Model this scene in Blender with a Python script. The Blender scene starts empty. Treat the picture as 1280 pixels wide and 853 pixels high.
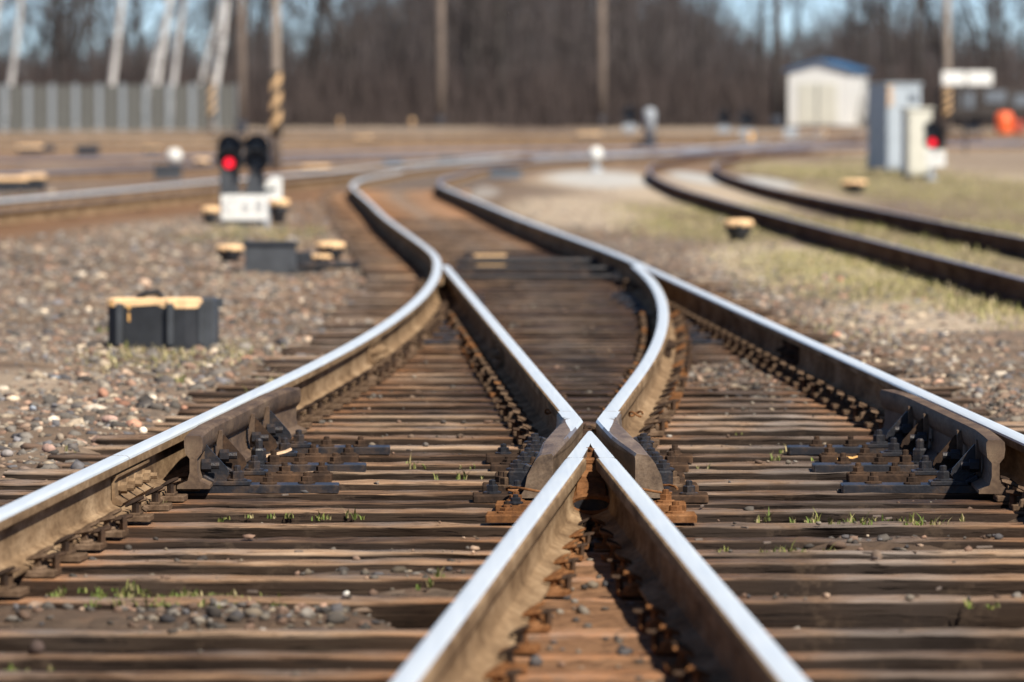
import bpy, math, random
import numpy as np
from mathutils import Vector
random.seed(7); rng = np.random.default_rng(11)
R = math.radians
scn = bpy.context.scene
col = scn.collection

# ------------------------------------------------------------------ camera, world, sun, exposure
F = 7111.0; HC = 1.166; HY = 150.0           # focal length in photo pixels, eye height over the rail heads, horizon row
cam = bpy.data.cameras.new('camera'); cam_o = bpy.data.objects.new('camera', cam); col.objects.link(cam_o)
cam.sensor_width = 36; cam.lens = 200; cam.clip_start = 0.5; cam.clip_end = 6000
cam_o.location = (0, 0, HC)
cam_o.rotation_euler = (R(90) - math.atan((426.5 - HY) / F), 0, 0)
cam.dof.use_dof = True; cam.dof.focus_distance = 20.9; cam.dof.aperture_fstop = 4.0
scn.camera = cam_o
world = bpy.data.worlds.new('World'); scn.world = world; world.use_nodes = True
SUN_AZ = math.atan2(0.58, -0.80); SUN_EL = R(47)
nt = world.node_tree; bg = nt.nodes['Background']
sky = nt.nodes.new('ShaderNodeTexSky'); sky.sky_type = 'NISHITA'; sky.sun_disc = False
sky.sun_elevation = SUN_EL; sky.sun_rotation = SUN_AZ; sky.air_density = .55; sky.dust_density = .1; sky.ozone_density = 3.2; sky.altitude = 1200
nt.links.new(sky.outputs[0], bg.inputs[0]); bg.inputs[1].default_value = 0.085
sun = bpy.data.lights.new('sun', 'SUN'); sun_o = bpy.data.objects.new('sun', sun); col.objects.link(sun_o)
sun.energy = 5.0; sun.angle = R(1.0); sun.color = (1.0, 0.93, 0.82)
sd = Vector((math.sin(SUN_AZ) * math.cos(SUN_EL), math.cos(SUN_AZ) * math.cos(SUN_EL), math.sin(SUN_EL)))
sun_o.rotation_euler = sd.to_track_quat('Z', 'Y').to_euler()
scn.view_settings.view_transform = 'Standard'; scn.view_settings.look = 'None'
scn.view_settings.exposure = 0.55; scn.view_settings.gamma = 1.0
scn.cycles.use_denoising = True; scn.cycles.max_bounces = 5; scn.cycles.diffuse_bounces = 2
scn.cycles.glossy_bounces = 3; scn.cycles.transparent_max_bounces = 4; scn.cycles.sample_clamp_indirect = 6

# ------------------------------------------------------------------ the lie of the land
DT = [(-1e4, 0), (130, 0), (150, 0.005), (165, 0.029), (185, 0.125), (210, 0.398), (235, 0.70), (258, 1.03), (300, 1.10), (1e5, 1.10)]
_dx = np.array([a for a, b in DT]); _dz = np.array([b for a, b in DT])
def zr(d): return np.interp(d, _dx, _dz)                  # height of the rail heads at distance d
def at(px, py, dz=0.0):
    """world point under photo pixel (px, py) on the surface zr(d) + dz"""
    lo, hi = 8.0, 900.0
    for _ in range(50):
        m = (lo + hi) / 2
        y = HY + (HC - zr(m) - dz) * F / m
        if y > py: lo = m
        else: hi = m
    d = (lo + hi) / 2
    return Vector(((px - 640) / F * d, d, float(zr(d)) + dz))
G = -0.20                                                # general ground under the rail heads
def gauge(d):                                            # straight track, gauge side of its left rail
    return np.interp(d, MX, MV)
_md = [at(px, py) for px, py in [(484.6, 272), (466, 254), (447, 238), (440.5, 231), (454, 222.6), (484.6, 217.5), (522, 209), (590, 202), (675, 197), (760, 194), (830, 190)]]
_raw_d = np.array([0, 30, 45, 50] + [p.y for p in _md] + [_md[-1].y + 40]); 
_raw_x = np.array([.2955 + 21.6 / 30, .2955 - 8.4 / 30, .2955 - 23.4 / 30, -.65] + [p.x for p in _md] + [_md[-1].x + 7.5])
MX = np.arange(0, _raw_d[-1], 0.5)
MV = np.interp(MX, _raw_d, _raw_x)
_far = MX > 48
for _ in range(60):
    s = MV.copy(); s[1:-1] = (MV[:-2] + MV[1:-1] * 2 + MV[2:]) / 4; MV = np.where(_far, s, MV); MV[-1] = s[-1]
AP = 21.6; FA = 11.15; DE = 25.6; OE = 1.52 - (DE - AP) / FA; LA = 2 * FA * OE; D0 = DE + LA; RC = FA * LA
def off(d):                                              # how far the diverging track has left the straight one
    d = np.asarray(d, float)
    return np.where(d >= D0, 0.0, np.where(d >= DE, (D0 - d) ** 2 / (2 * RC), 1.52 - (d - AP) / FA))
def lines(d):                                            # gauge lines: outer left, inner straight, inner curved, outer right
    g = gauge(d); o = off(d)
    return g - o, g, g + 1.52 - o, g + 1.52

# ------------------------------------------------------------------ noise
def _hash(ix, iy, s):
    n = (ix * 374761393 + iy * 668265263 + s * 2147483647) & 0xffffffff
    n = ((n ^ (n >> 13)) * 1274126177) & 0xffffffff
    return ((n ^ (n >> 16)) & 0xffff) / 65535.0
def vnoise(x, y, s=0):
    x = np.asarray(x, float); y = np.asarray(y, float)
    ix = np.floor(x).astype(np.int64); iy = np.floor(y).astype(np.int64)
    fx = x - ix; fy = y - iy; fx = fx * fx * (3 - 2 * fx); fy = fy * fy * (3 - 2 * fy)
    a = _hash(ix, iy, s); b = _hash(ix + 1, iy, s); c = _hash(ix, iy + 1, s); e = _hash(ix + 1, iy + 1, s)
    return (a * (1 - fx) + b * fx) * (1 - fy) + (c * (1 - fx) + e * fx) * fy
def fbm(x, y, s=0, n=4):
    t = 0; a = .5
    for k in range(n): t = t + a * vnoise(x * 2 ** k, y * 2 ** k, s + k); a *= .5
    return t

# ------------------------------------------------------------------ materials
class Mat:
    def __init__(s, name):
        s.m = bpy.data.materials.new(name); s.m.use_nodes = True; s.t = s.m.node_tree; s.n = s.t.nodes
        s.b = s.n['Principled BSDF']
    def node(s, kind, **kw):
        n = s.n.new('ShaderNode' + kind)
        for k, v in kw.items():
            if k in n.inputs: n.inputs[k].default_value = v
            else: setattr(n, k, v)
        return n
    def link(s, a, b): s.t.links.new(a, b)
    def coords(s, scale=(1, 1, 1), kind='Object'):
        t = s.node('TexCoord'); m = s.node('Mapping'); m.inputs['Scale'].default_value = scale
        s.link(t.outputs[kind], m.inputs[0]); return m.outputs[0]
    def noise(s, scale, detail=4, rough=.6, vec=None, w=None):
        n = s.node('TexNoise'); n.inputs['Scale'].default_value = scale; n.inputs['Detail'].default_value = detail; n.inputs['Roughness'].default_value = rough
        if vec is not None: s.link(vec, n.inputs['Vector'])
        return n.outputs['Fac']
    def ramp(s, fac, stops):
        r = s.node('ValToRGB'); e = r.color_ramp.elements
        while len(e) < len(stops): e.new(.5)
        for q, (p, c) in zip(e, stops): q.position = p; q.color = tuple(c) + (1,) if len(c) == 3 else c
        s.link(fac, r.inputs[0]); return r.outputs[0]
    def mix(s, fac, a, b):
        m = s.node('Mix', data_type='RGBA')
        for v, i in ((fac, 0), (a, 6), (b, 7)):
            if isinstance(v, (int, float)): m.inputs[i].default_value = v
            elif isinstance(v, tuple): m.inputs[i].default_value = v + (1,)
            else: s.link(v, m.inputs[i])
        return m.outputs[2]
    def math(s, op, a, b=None, clamp=False):
        m = s.node('Math', operation=op); m.use_clamp = clamp
        for v, i in ((a, 0), (b, 1)):
            if v is None: continue
            if isinstance(v, (int, float)): m.inputs[i].default_value = v
            else: s.link(v, m.inputs[i])
        return m.outputs[0]
    def attr(s, name, out='Fac'): n = s.node('Attribute', attribute_name=name); return n.outputs[out]
    def bump(s, fac, strength=.5, dist=.01):
        b = s.node('Bump'); b.inputs['Strength'].default_value = strength; b.inputs['Distance'].default_value = dist
        s.link(fac, b.inputs['Height']); s.link(b.outputs[0], s.b.inputs['Normal'])
    def done(s, colour, rough=.8, metal=0.0, spec=None):
        if spec is not None: s.b.inputs['Specular IOR Level'].default_value = spec
        if isinstance(colour, tuple): s.b.inputs['Base Color'].default_value = colour + (1,)
        else: s.link(colour, s.b.inputs['Base Color'])
        if isinstance(rough, (int, float)): s.b.inputs['Roughness'].default_value = rough
        else: s.link(rough, s.b.inputs['Roughness'])
        s.b.inputs['Metallic'].default_value = metal
        return s.m
def plain(name, c, rough=.7, metal=0., scale=8, var=.25, bump=.3, kind='Object'):
    m = Mat(name); v = m.coords(kind=kind); n = m.noise(scale, 5, .65, v)
    lo = tuple(q * (1 - var) for q in c); hi = tuple(min(1, q * (1 + var)) for q in c)
    cc = m.ramp(n, [(.3, lo), (.7, hi)])
    if bump: m.bump(m.noise(scale * 6, 3, .6, v), bump, .004)
    return m.done(cc, rough, metal)
M = {}
def mk_rust(name, dark, mid, light, rough=.75, sc=6, spec=.0):
    m = Mat(name); v = m.coords((1, .3, 1))
    n = m.noise(sc, 6, .7, v); n2 = m.noise(sc * 9, 4, .6, v)
    vs = m.coords((7, 1.2, 9)); n3 = m.noise(2, 4, .6, vs)
    c = m.ramp(n, [(.3, dark), (.5, mid), (.72, light)])
    c = m.mix(m.math('MULTIPLY', m.ramp(n2, [(.45, (0, 0, 0)), (.7, (1, 1, 1))]), .45), c, dark)
    c = m.mix(m.math('MULTIPLY', m.ramp(n3, [(.5, (0, 0, 0)), (.75, (1, 1, 1))]), .2), c, light)
    m.bump(n2, .5, .003); m.b.inputs['Specular IOR Level'].default_value = spec
    return m.done(c, rough, 0)
M['rail_rust'] = mk_rust('rail_rust', (.09, .056, .034), (.235, .155, .09), (.40, .285, .175))
M['rust_dark'] = mk_rust('rust_dark', (.022, .017, .015), (.055, .036, .026), (.12, .07, .042), .6, 9)
M['rust_orange'] = mk_rust('rust_orange', (.07, .035, .02), (.19, .085, .035), (.30, .15, .07), .8, 14)
M['tie_brown'] = mk_rust('brown_iron', (.045, .03, .022), (.12, .078, .05), (.22, .15, .10), .8, 14)
M['check_rust'] = mk_rust('check_rail_rust', (.045, .032, .026), (.125, .083, .056), (.22, .155, .10), .7, 7, .1)
M['side_rail'] = mk_rust('side_rail_rust', (.055, .030, .020), (.12, .07, .047), (.20, .13, .088), .8, 4)
M['oily'] = mk_rust('oily_iron', (.010, .011, .014), (.022, .022, .026), (.085, .055, .036), .42, 12, .35)
M['cast'] = mk_rust('cast_steel', (.06, .042, .032), (.165, .115, .078), (.27, .20, .14), .5, 11, .2)
def mk_steel(name, base, r0, r1, metal=.55):
    m = Mat(name); v = m.coords((40, .5, 40)); n = m.noise(2, 4, .6, v)
    v2 = m.coords(); n2 = m.noise(2.5, 4, .6, v2)
    c = m.mix(n, tuple(q * .82 for q in base), base)
    m.bump(n, .12, .002)
    return m.done(c, m.ramp(m.math('MULTIPLY', m.math('ADD', n, n2), .5), [(.3, (r0,) * 3), (.7, (r1,) * 3)]), metal)
M['steel'] = mk_steel('worn_steel', (.80, .86, .89), .28, .45, .2)
M['steel_dull'] = mk_steel('dull_steel', (.30, .27, .27), .4, .6, .5)
M['steel_far'] = mk_steel('weathered_steel', (.29, .285, .33), .4, .6, .3)

def mk_wood():
    m = Mat('sleeper_wood'); v = m.coords((1.2, 22, 22)); g = m.noise(2.2, 7, .72, v)
    v1 = m.coords((1, 1, 1)); big = m.noise(1.7, 4, .6, v1); fine = m.noise(26, 4, .6, v1)
    r = m.attr('rnd')
    base = m.ramp(m.math('ADD', m.math('MULTIPLY', g, .75), m.math('MULTIPLY', r, .28)), [(.31, (.026, .016, .011)), (.43, (.15, .088, .054)), (.54, (.32, .195, .115)), (.74, (.55, .40, .275))])
    grey = m.mix(m.math('MULTIPLY', m.math('ADD', r, .35), m.ramp(big, [(.45, (0, 0, 0)), (.65, (1, 1, 1))])), base, (.27, .22, .185))
    ru = m.math('MULTIPLY', m.attr('rust'), m.ramp(fine, [(.3, (.35,) * 3), (.6, (1,) * 3)]))
    c = m.mix(m.math('MULTIPLY', ru, .85, True), grey, (.42, .19, .08))
    oil = m.math('MULTIPLY', m.attr('oil'), m.ramp(m.noise(2.2, 6, .75, m.coords((1.3, 9, 9))), [(.30, (.2,) * 3), (.55, (1,) * 3)]))  # oil stains together with shadow patches painted into the wood colour
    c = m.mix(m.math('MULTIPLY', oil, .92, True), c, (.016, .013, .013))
    c = m.mix(m.math('MULTIPLY', m.attr('side'), .93), c, (.020, .014, .011))  # creosoted sides, blackened further as painted shade of the gaps
    crack = m.ramp(m.noise(3.0, 3, .5, m.coords((.7, 40, 40))), [(.34, (1,) * 3), (.40, (0,) * 3)])
    c = m.mix(m.math('MULTIPLY', crack, .85), c, (.012, .009, .008))
    crack2 = m.ramp(m.noise(2.0, 2, .5, m.coords((.45, 75, 75))), [(.36, (1,) * 3), (.41, (0,) * 3)])
    c = m.mix(m.math('MULTIPLY', crack2, .6), c, (.02, .014, .010))
    c = m.mix(m.math('MULTIPLY', m.ramp(m.noise(9, 5, .7, v1), [(.58, (0,) * 3), (.68, (1,) * 3)]), .7), c, (.075, .052, .036))
    m.bump(m.math('SUBTRACT', m.math('ADD', g, m.math('MULTIPLY', fine, .25)), crack), .8, .012)
    return m.done(c, m.ramp(m.attr('oil'), [(.2, (.85,) * 3), (.9, (.55,) * 3)]), 0, .08)
M['wood'] = mk_wood()
def mk_ground():
    m = Mat('ballast_and_soil'); v = m.coords()
    n1 = m.noise(.9, 6, .65, v); n2 = m.noise(14, 5, .7, v)
    vor = m.node('TexVoronoi'); vor.inputs['Scale'].default_value = 17; m.link(v, vor.inputs['Vector'])
    stone = m.ramp(m.node_sep(vor.outputs['Color']) if hasattr(m, 'node_sep') else vor.outputs['Color'], [(.0, (.09, .08, .075)), (.35, (.19, .165, .14)), (.6, (.26, .20, .16)), (.85, (.30, .19, .14)), (1, (.40, .36, .31))])
    soil = m.ramp(n1, [(.3, (.080, .052, .034)), (.55, (.19, .135, .092)), (.75, (.33, .25, .18))])
    c = m.mix(m.attr('stony'), soil, m.mix(.45, stone, soil))
    sand = m.ramp(n2, [(.3, (.42, .33, .235)), (.7, (.64, .53, .40))])
    c = m.mix(m.attr('sandy'), c, sand)
    moss = m.ramp(n2, [(.3, (.17, .16, .055)), (.55, (.34, .295, .135)), (.75, (.52, .44, .26))])
    c = m.mix(m.math('MULTIPLY', m.attr('mossy'), m.ramp(m.noise(3, 5, .7, v), [(.35, (.2,) * 3), (.6, (1,) * 3)])), c, moss)
    c = m.mix(m.attr('rusty'), c, m.ramp(n2, [(.3, (.13, .066, .034)), (.7, (.27, .15, .08))]))
    c = m.mix(m.math('MULTIPLY', m.attr('grime'), .62), c, (.045, .034, .026))
    c = m.mix(m.attr('pale'), c, m.ramp(n2, [(.3, (.34, .33, .31)), (.7, (.62, .61, .58))]))
    h = m.math('SUBTRACT', n2, m.math('MULTIPLY', vor.outputs['Distance'], m.attr('stony')))
    m.bump(h, .9, .03)
    return m.done(c, .95, 0, .1)
M['ground'] = mk_ground()
def mk_attr_col(name, rough=.85, sc=40):
    m = Mat(name); c = m.attr('tint', 'Color'); v = m.coords(); n = m.noise(sc, 4, .7, v)
    mm = m.mix(m.math('MULTIPLY', m.ramp(n, [(.35, (1,) * 3), (.6, (0,) * 3)]), .5), c, (.07, .055, .045))
    m.bump(n, .5, .004)
    return m.done(mm, rough, 0, .15)
M['stone'] = mk_attr_col('crushed_stone')
M['blade'] = mk_attr_col('grass_blade', .7, 3)
M['black'] = plain('black_painted_box', (.022, .024, .028), .5, 0, 5, .4)
M['slate'] = plain('slate_grey_box', (.05, .055, .062), .55, 0, 5, .3)
M['yellow'] = plain('faded_yellow_paint', (.84, .55, .29), .7, 0, 9, .14)
M['orange_drip'] = plain('amber_paint', (.72, .40, .13), .6, 0, 20, .1)
M['white'] = plain('white_paint', (.78, .78, .74), .6, 0, 12, .06)
M['grey_mark'] = plain('grey_lettering', (.30, .30, .31), .7, 0, 6, .1)
M['grey_paint'] = plain('light_grey_paint', (.34, .37, .40), .6, 0, 4, .12)
M['blue_grey'] = plain('blue_grey_paint', (.37, .42, .46), .55, 0, 3, .1)
M['slate_blue'] = plain('slate_blue_paint', (.12, .14, .165), .55, 0, 3, .1)
M['cream'] = plain('cream_paint', (.58, .565, .48), .6, 0, 3, .08)
M['cream_wall'] = plain('cream_render', (.68, .675, .64), .8, 0, 1.2, .06)
M['blue_roof'] = plain('blue_sheet_roof', (.035, .13, .27), .45, 0, 2, .1)
M['pole'] = plain('weathered_pole', (.15, .115, .092), .85, 0, 3, .3)
M['pole_pale'] = plain('pale_pole', (.25, .205, .165), .85, 0, 3, .2)
M['pole_dark'] = plain('tarred_pole_foot', (.02, .024, .035), .7, 0, 5, .3)
M['band_tan'] = plain('faded_yellow_band', (.68, .44, .22), .7, 0, 6, .15)
M['fence_panel'] = plain('grey_fence_sheet', (.105, .105, .097), .7, .1, 3, .12)
M['fence_post'] = plain('galvanised_post', (.27, .30, .32), .6, .2, 3, .1)
M['orange'] = plain('signal_orange', (.85, .13, .03), .5, 0, 4, .08)
M['red_dull'] = plain('faded_red', (.40, .07, .04), .6, 0, 4, .15)
M['glass_dark'] = plain('dark_lens', (.02, .03, .05), .15, 0, 4, .1, 0)
M['bark'] = plain('dark_bark', (.040, .033, .030), .9, 0, 3, .45)
M['twig'] = plain('bare_twigs', (.066, .053, .048), .9, 0, 1, .3, 0)
M['brush'] = plain('brushwood', (.050, .036, .032), .9, 0, .45, .7, 0)
M['far_brush'] = plain('distant_wood', (.064, .053, .052), .9, 0, .22, .75, 0)
M['dry_leaf'] = plain('dry_bark_scrap', (.62, .42, .25), .8, 0, 30, .25)
def mk_birch():
    m = Mat('birch_bark'); v = m.coords((2, 2, 7)); n = m.noise(1.4, 4, .65, v)
    c = m.ramp(n, [(.36, (.06, .055, .05)), (.44, (.50, .48, .46)), (.7, (.72, .70, .67))])
    return m.done(c, .8)
M['birch'] = mk_birch()
def mk_lamp(name, c, e):
    m = Mat(name); m.b.inputs['Emission Color'].default_value = c + (1,); m.b.inputs['Emission Strength'].default_value = e
    return m.done(c, .3)
M['red_lamp'] = mk_lamp('lit_red_lens', (1.0, .015, .035), 1.1)

# ------------------------------------------------------------------ mesh builder and tags
class MB:
    def __init__(s): s.v = []; s.f = []; s.mi = []; s.tint = None
    def add(s, vs, fs, mi=0):
        o = len(s.v); s.v += [tuple(p) for p in vs]
        for f in fs: s.f.append(tuple(i + o for i in f)); s.mi.append(mi)
    def box(s, c, size, rz=0, mi=0, bev=0, tilt=0):
        x, y, z = (q / 2 for q in size); ca, sa = math.cos(rz), math.sin(rz); ct, st = math.cos(tilt), math.sin(tilt)
        if bev <= 0:
            ring = [(-x, -y), (x, -y), (x, y), (-x, y)]; lv = [(1, -z), (1, z)]
            pts = [(px, py, zz) for k, zz in lv for px, py in ring]
            n = 4
        else:
            b = bev; ring = [(-x + b, -y), (x - b, -y), (x, -y + b), (x, y - b), (x - b, y), (-x + b, y), (-x, y - b), (-x, -y + b)]
            n = 8; pts = []
            for zz, k in ((-z, 0), (z - b, 0), (z, b)):
                for px, py in ring: pts.append((px * (1 - k / x), py * (1 - k / y), zz))
        out = []
        for px, py, pz in pts:
            px, pz = px * ct + pz * st, -px * st + pz * ct
            out.append((c[0] + px * ca - py * sa, c[1] + px * sa + py * ca, c[2] + pz))
        L = len(pts) // n; fs = []
        for k in range(L - 1):
            for i in range(n): j = (i + 1) % n; fs.append((k * n + i, k * n + j, (k + 1) * n + j, (k + 1) * n + i))
        fs.append(tuple(range(n))[::-1]); fs.append(tuple((L - 1) * n + i for i in range(n)))
        s.add(out, fs, mi)
    def tube(s, pts, rad, n=8, mi=0, cap=True):
        pts = [Vector(p) for p in pts]; rad = rad if isinstance(rad, (list, tuple)) else [rad] * len(pts)
        vs = []; ref = None
        for i, p in enumerate(pts):
            t = (pts[min(i + 1, len(pts) - 1)] - pts[max(i - 1, 0)]).normalized()
            if ref is None or abs(ref.dot(t)) > .95: ref = Vector((1, 0, 0)) if abs(t.x) < .8 else Vector((0, 1, 0))
            a = t.cross(ref).normalized(); b = t.cross(a).normalized(); ref = a.cross(t) if a.cross(t).length > .1 else ref
            for k in range(n):
                w = 2 * math.pi * k / n; vs.append(p + (a * math.cos(w) + b * math.sin(w)) * rad[i])
        fs = []
        for i in range(len(pts) - 1):
            for k in range(n): j = (k + 1) % n; fs.append((i * n + k, i * n + j, (i + 1) * n + j, (i + 1) * n + k))
        if cap: fs.append(tuple(range(n))[::-1]); fs.append(tuple((len(pts) - 1) * n + k for k in range(n)))
        s.add(vs, fs, mi)
    def lathe(s, c, prof, n=16, mi=0, rz=0):
        vs = [(c[0] + r * math.cos(rz + 2 * math.pi * k / n), c[1] + r * math.sin(rz + 2 * math.pi * k / n), c[2] + z) for r, z in prof for k in range(n)]
        fs = []
        for i in range(len(prof) - 1):
            for k in range(n): j = (k + 1) % n; fs.append((i * n + k, i * n + j, (i + 1) * n + j, (i + 1) * n + k))
        fs.append(tuple(range(n))[::-1]); fs.append(tuple((len(prof) - 1) * n + k for k in range(n)))
        s.add(vs, fs, mi)
    def prism(s, outline, z0, z1, mi=0, mtop=None):
        n = len(outline); vs = [(x, y, z0) for x, y in outline] + [(x, y, z1) for x, y in outline]
        s.add(vs, [(i, (i + 1) % n, n + (i + 1) % n, n + i) for i in range(n)] + [tuple(range(n))[::-1]], mi)
        s.add([(x, y, z1) for x, y in outline], [tuple(range(n))], mi if mtop is None else mtop)
    def loft(s, rings, mi=0, closed=True, caps=True, seg=None, sta=None):
        n = len(rings[0]); base = len(s.v)
        for r in rings: s.v += [tuple(p) for p in r]
        for i in range(len(rings) - 1):
            for k in range(n if closed else n - 1):
                j = (k + 1) % n
                s.f.append((base + i * n + k, base + i * n + j, base + (i + 1) * n + j, base + (i + 1) * n + k))
                m_ = mi if seg is None else seg[k]
                if sta is not None: m_ = sta(i, k, m_)
                s.mi.append(m_)
        if caps and closed:
            s.f.append(tuple(base + k for k in range(n))[::-1]); s.mi.append(mi)
            s.f.append(tuple(base + (len(rings) - 1) * n + k for k in range(n))); s.mi.append(mi)
    def bolt(s, p, r=.018, h=.045, mi=0, washer=True):
        x, y, z = p; a = random.random()
        if washer: s.lathe((x, y, z), [(r * 1.7, 0), (r * 1.7, .006), (r * 1.4, .009)], 10, mi)
        s.lathe((x, y, z + .008), [(r * 1.15, 0), (r * 1.15, h * .5), (r * .95, h * .58)], 6, mi, a)
        s.lathe((x, y, z + .008 + h * .5), [(r * .62, 0), (r * .62, h * .42), (r * .4, h * .5)], 8, mi)
    def build(s, name, mats, parent=None, smooth=False, org=None):
        me = bpy.data.meshes.new(name)
        v = s.v
        if org is not None: v = [(a - org[0], b - org[1], c - org[2]) for a, b, c in v]
        me.from_pydata(v, [], s.f)
        for m in (mats if isinstance(mats, (list, tuple)) else [mats]): me.materials.append(M[m])
        if max(s.mi, default=0): me.polygons.foreach_set('material_index', s.mi)
        if smooth: me.polygons.foreach_set('use_smooth', [True] * len(s.f))
        me.update(); o = bpy.data.objects.new(name, me); col.objects.link(o)
        if org is not None and parent is None: o.location = org
        if parent is not None: o.parent = parent
        return o
def tag(o, label=None, cat=None, group=None, kind=None):
    if label: o['label'] = label
    if cat: o['category'] = cat
    if group: o['group'] = group
    if kind: o['kind'] = kind
    return o
def empty(name, loc, rz=0):
    o = bpy.data.objects.new(name, None); o.empty_display_size = .1; col.objects.link(o); o.location = loc; o.rotation_euler = (0, 0, rz); return o
def copy_tree(o, parent=None):
    c = o.copy(); col.objects.link(c)
    if parent is not None: c.parent = parent
    for ch in KIDS.get(o.name, []): copy_tree(ch, c)
    return c
KIDS = {}
def reg(root):                                       # remember the children of a prototype
    for o in bpy.data.objects:
        if o.parent is root: KIDS.setdefault(root.name, []).append(o); reg(o)
def np_mesh(name, V, Fa, mats, colour=None, attrs=None, smooth=False):
    """V (n,3), Fa (m,k) arrays; colour: (n,3) point colours"""
    me = bpy.data.meshes.new(name); k = Fa.shape[1]
    me.vertices.add(len(V)); me.vertices.foreach_set('co', V.astype(np.float32).ravel())
    me.loops.add(Fa.size); me.loops.foreach_set('vertex_index', Fa.astype(np.int32).ravel())
    me.polygons.add(len(Fa)); me.polygons.foreach_set('loop_start', np.arange(0, Fa.size, k, dtype=np.int32))
    if smooth: me.polygons.foreach_set('use_smooth', np.ones(len(Fa), bool))
    me.update(calc_edges=True)
    if colour is not None:
        a = me.color_attributes.new('tint', 'FLOAT_COLOR', 'POINT')
        a.data.foreach_set('color', np.concatenate([colour, np.ones((len(V), 1))], 1).astype(np.float32).ravel())
    for n_, val in (attrs or {}).items():
        a = me.attributes.new(n_, 'FLOAT', 'POINT'); a.data.foreach_set('value', val.astype(np.float32))
    for m in mats: me.materials.append(M[m])
    o = bpy.data.objects.new(name, me); col.objects.link(o); return o

# ------------------------------------------------------------------ far and side tracks (photo pixels of the left rail)
def path(pxs, n=60):
    P = [at(a, b) for a, b in pxs]; xs = np.array([p.x for p in P]); ys = np.array([p.y for p in P])
    t = np.concatenate([[0], np.cumsum(np.hypot(np.diff(xs), np.diff(ys)))])
    tt = np.linspace(0, t[-1], n); X = np.interp(tt, t, xs); Y = np.interp(tt, t, ys)
    for _ in range(int(n / 6)):
        X[1:-1] = (X[:-2] + 2 * X[1:-1] + X[2:]) / 4; Y[1:-1] = (Y[:-2] + 2 * Y[1:-1] + Y[2:]) / 4
    return X, Y
def extend(X, Y, a, b):                                # lengthen both ends in a straight line
    d0 = np.array([X[0] - X[1], Y[0] - Y[1]]); d0 /= np.hypot(*d0); d1 = np.array([X[-1] - X[-2], Y[-1] - Y[-2]]); d1 /= np.hypot(*d1)
    return np.concatenate([[X[0] + d0[0] * a], X, [X[-1] + d1[0] * b]]), np.concatenate([[Y[0] + d0[1] * a], Y, [Y[-1] + d1[1] * b]])
def offset(X, Y, o):
    tx = np.gradient(X); ty = np.gradient(Y); l = np.hypot(tx, ty); return X + ty / l * o, Y - tx / l * o
RT = extend(*path([(1280, 346.7), (1139, 311), (986, 272.5), (850, 234.5), (816, 219), (811, 211), (821, 204), (860, 195), (920, 188), (1000, 182)], 90), 16, 30)
LT = extend(*path([(0, 250), (138, 238), (275, 224.5), (420, 213), (475, 207), (560, 201)], 60), 30, 20)
YT = [extend(*path(p, 40), a, b) for p, a, b in [
    ([(0, 214), (110, 210), (219, 204), (420, 197), (640, 193), (800, 190)], 25, 40),
    ([(0, 200), (220, 195), (430, 189), (640, 186), (800, 184), (1000, 181), (1280, 180)], 25, 25),
    ([(0, 181), (400, 178), (800, 176), (1280, 175)], 25, 25),
    ([(0, 170), (640, 168), (1280, 167)], 25, 25)]]
def path_dist(X, Y, px, py):                           # nearest x distance to a path at distance py (paths that run away from us)
    o = np.argsort(Y); return np.abs(px - np.interp(py, Y[o], X[o]))

# ------------------------------------------------------------------ ground
def pix(x, d, z=G): return 640 + x * F / d, HY + (HC - z - zr(d)) * F / d
def region(x, d, pts):                                 # soft blobs given as (px, py, rx, ry) in the photo, laid on the ground
    t = np.zeros(np.broadcast(x, d).shape)
    for (px, py, rx, ry, a) in pts:
        c = at(px, py, G); top = at(px, py - ry, G); sx = rx / F * c.y; sy = max(top.y - c.y, .2)
        t = np.maximum(t, a * np.clip(1.5 * (1 - ((x - c.x) / sx) ** 2 - ((d - c.y) / sy) ** 2), 0, 1))
    return t
def ground_z(x, d):
    x = np.asarray(x, float); d = np.asarray(d, float)
    a, b, c, e = lines(d)
    near = d < 140; 
    inn = np.clip((x - (a - .75)) / .25, 0, 1) * np.clip(((e + .75) - x) / .25, 0, 1)
    inn = np.where(near, inn, inn * np.clip((160 - d) / 20, 0, 1))
    n = fbm(x * 1.3, d * 1.3, 3) - .47; n2 = fbm(x * 9, d * 9, 9, 3) - .44
    fill = np.clip((fbm(x * .9, d * .75, 21) - .50) * 6, 0, 1)
    fill = np.maximum(fill, region(x, d, [(950, 470, 150, 34, 1), (470, 430, 60, 40, .8), (330, 760, 210, 16, 1)]))
    z_in = -.300 + .080 * fill + n * .035 + n2 * .02
    z_out = -.215 + n * .10 + n2 * .03 + .05 * np.clip((a - 1.3 - x) / 1.2, 0, 1)
    z_out = np.where(x > e, -.205 + n * .08 + n2 * .03 + .02 * np.clip((x - e - 1) / 1, 0, 1), z_out)
    for T in (LT, RT):
        dd = path_dist(T[0], T[1], x - .76, d); z_out = np.where(dd < 1.1, np.minimum(z_out, -.205 + n2 * .015), z_out)
    inv = np.clip((x - c) / .06, 0, 1) * np.clip((b - x) / .06, 0, 1) * (d < 20.6) * (d > 9)
    z_in = z_in * (1 - inv) + inv * (-.214 + n2 * .02)
    z = inn * z_in + (1 - inn) * z_out
    z = np.where((d < 8) | (np.abs(x) > 60), -.24, z)
    z = z + zr(d) + np.where(d > 320, -.05, 0)
    return z
xs = np.concatenate([[-2500, -900, -300, -120, -60], np.arange(-30, -6, 1.0), np.arange(-6, 7.5, .055), np.arange(7.5, 32, 1.0), [60, 120, 300, 900, 2500]])
ds = np.concatenate([[-600, -100, -20, 0, 5], np.arange(9, 48, .07), np.arange(48, 90, .25), np.arange(90, 180, 1.0), np.arange(180, 320, 3), [340, 400, 600, 1000, 2500, 5000]])
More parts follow.
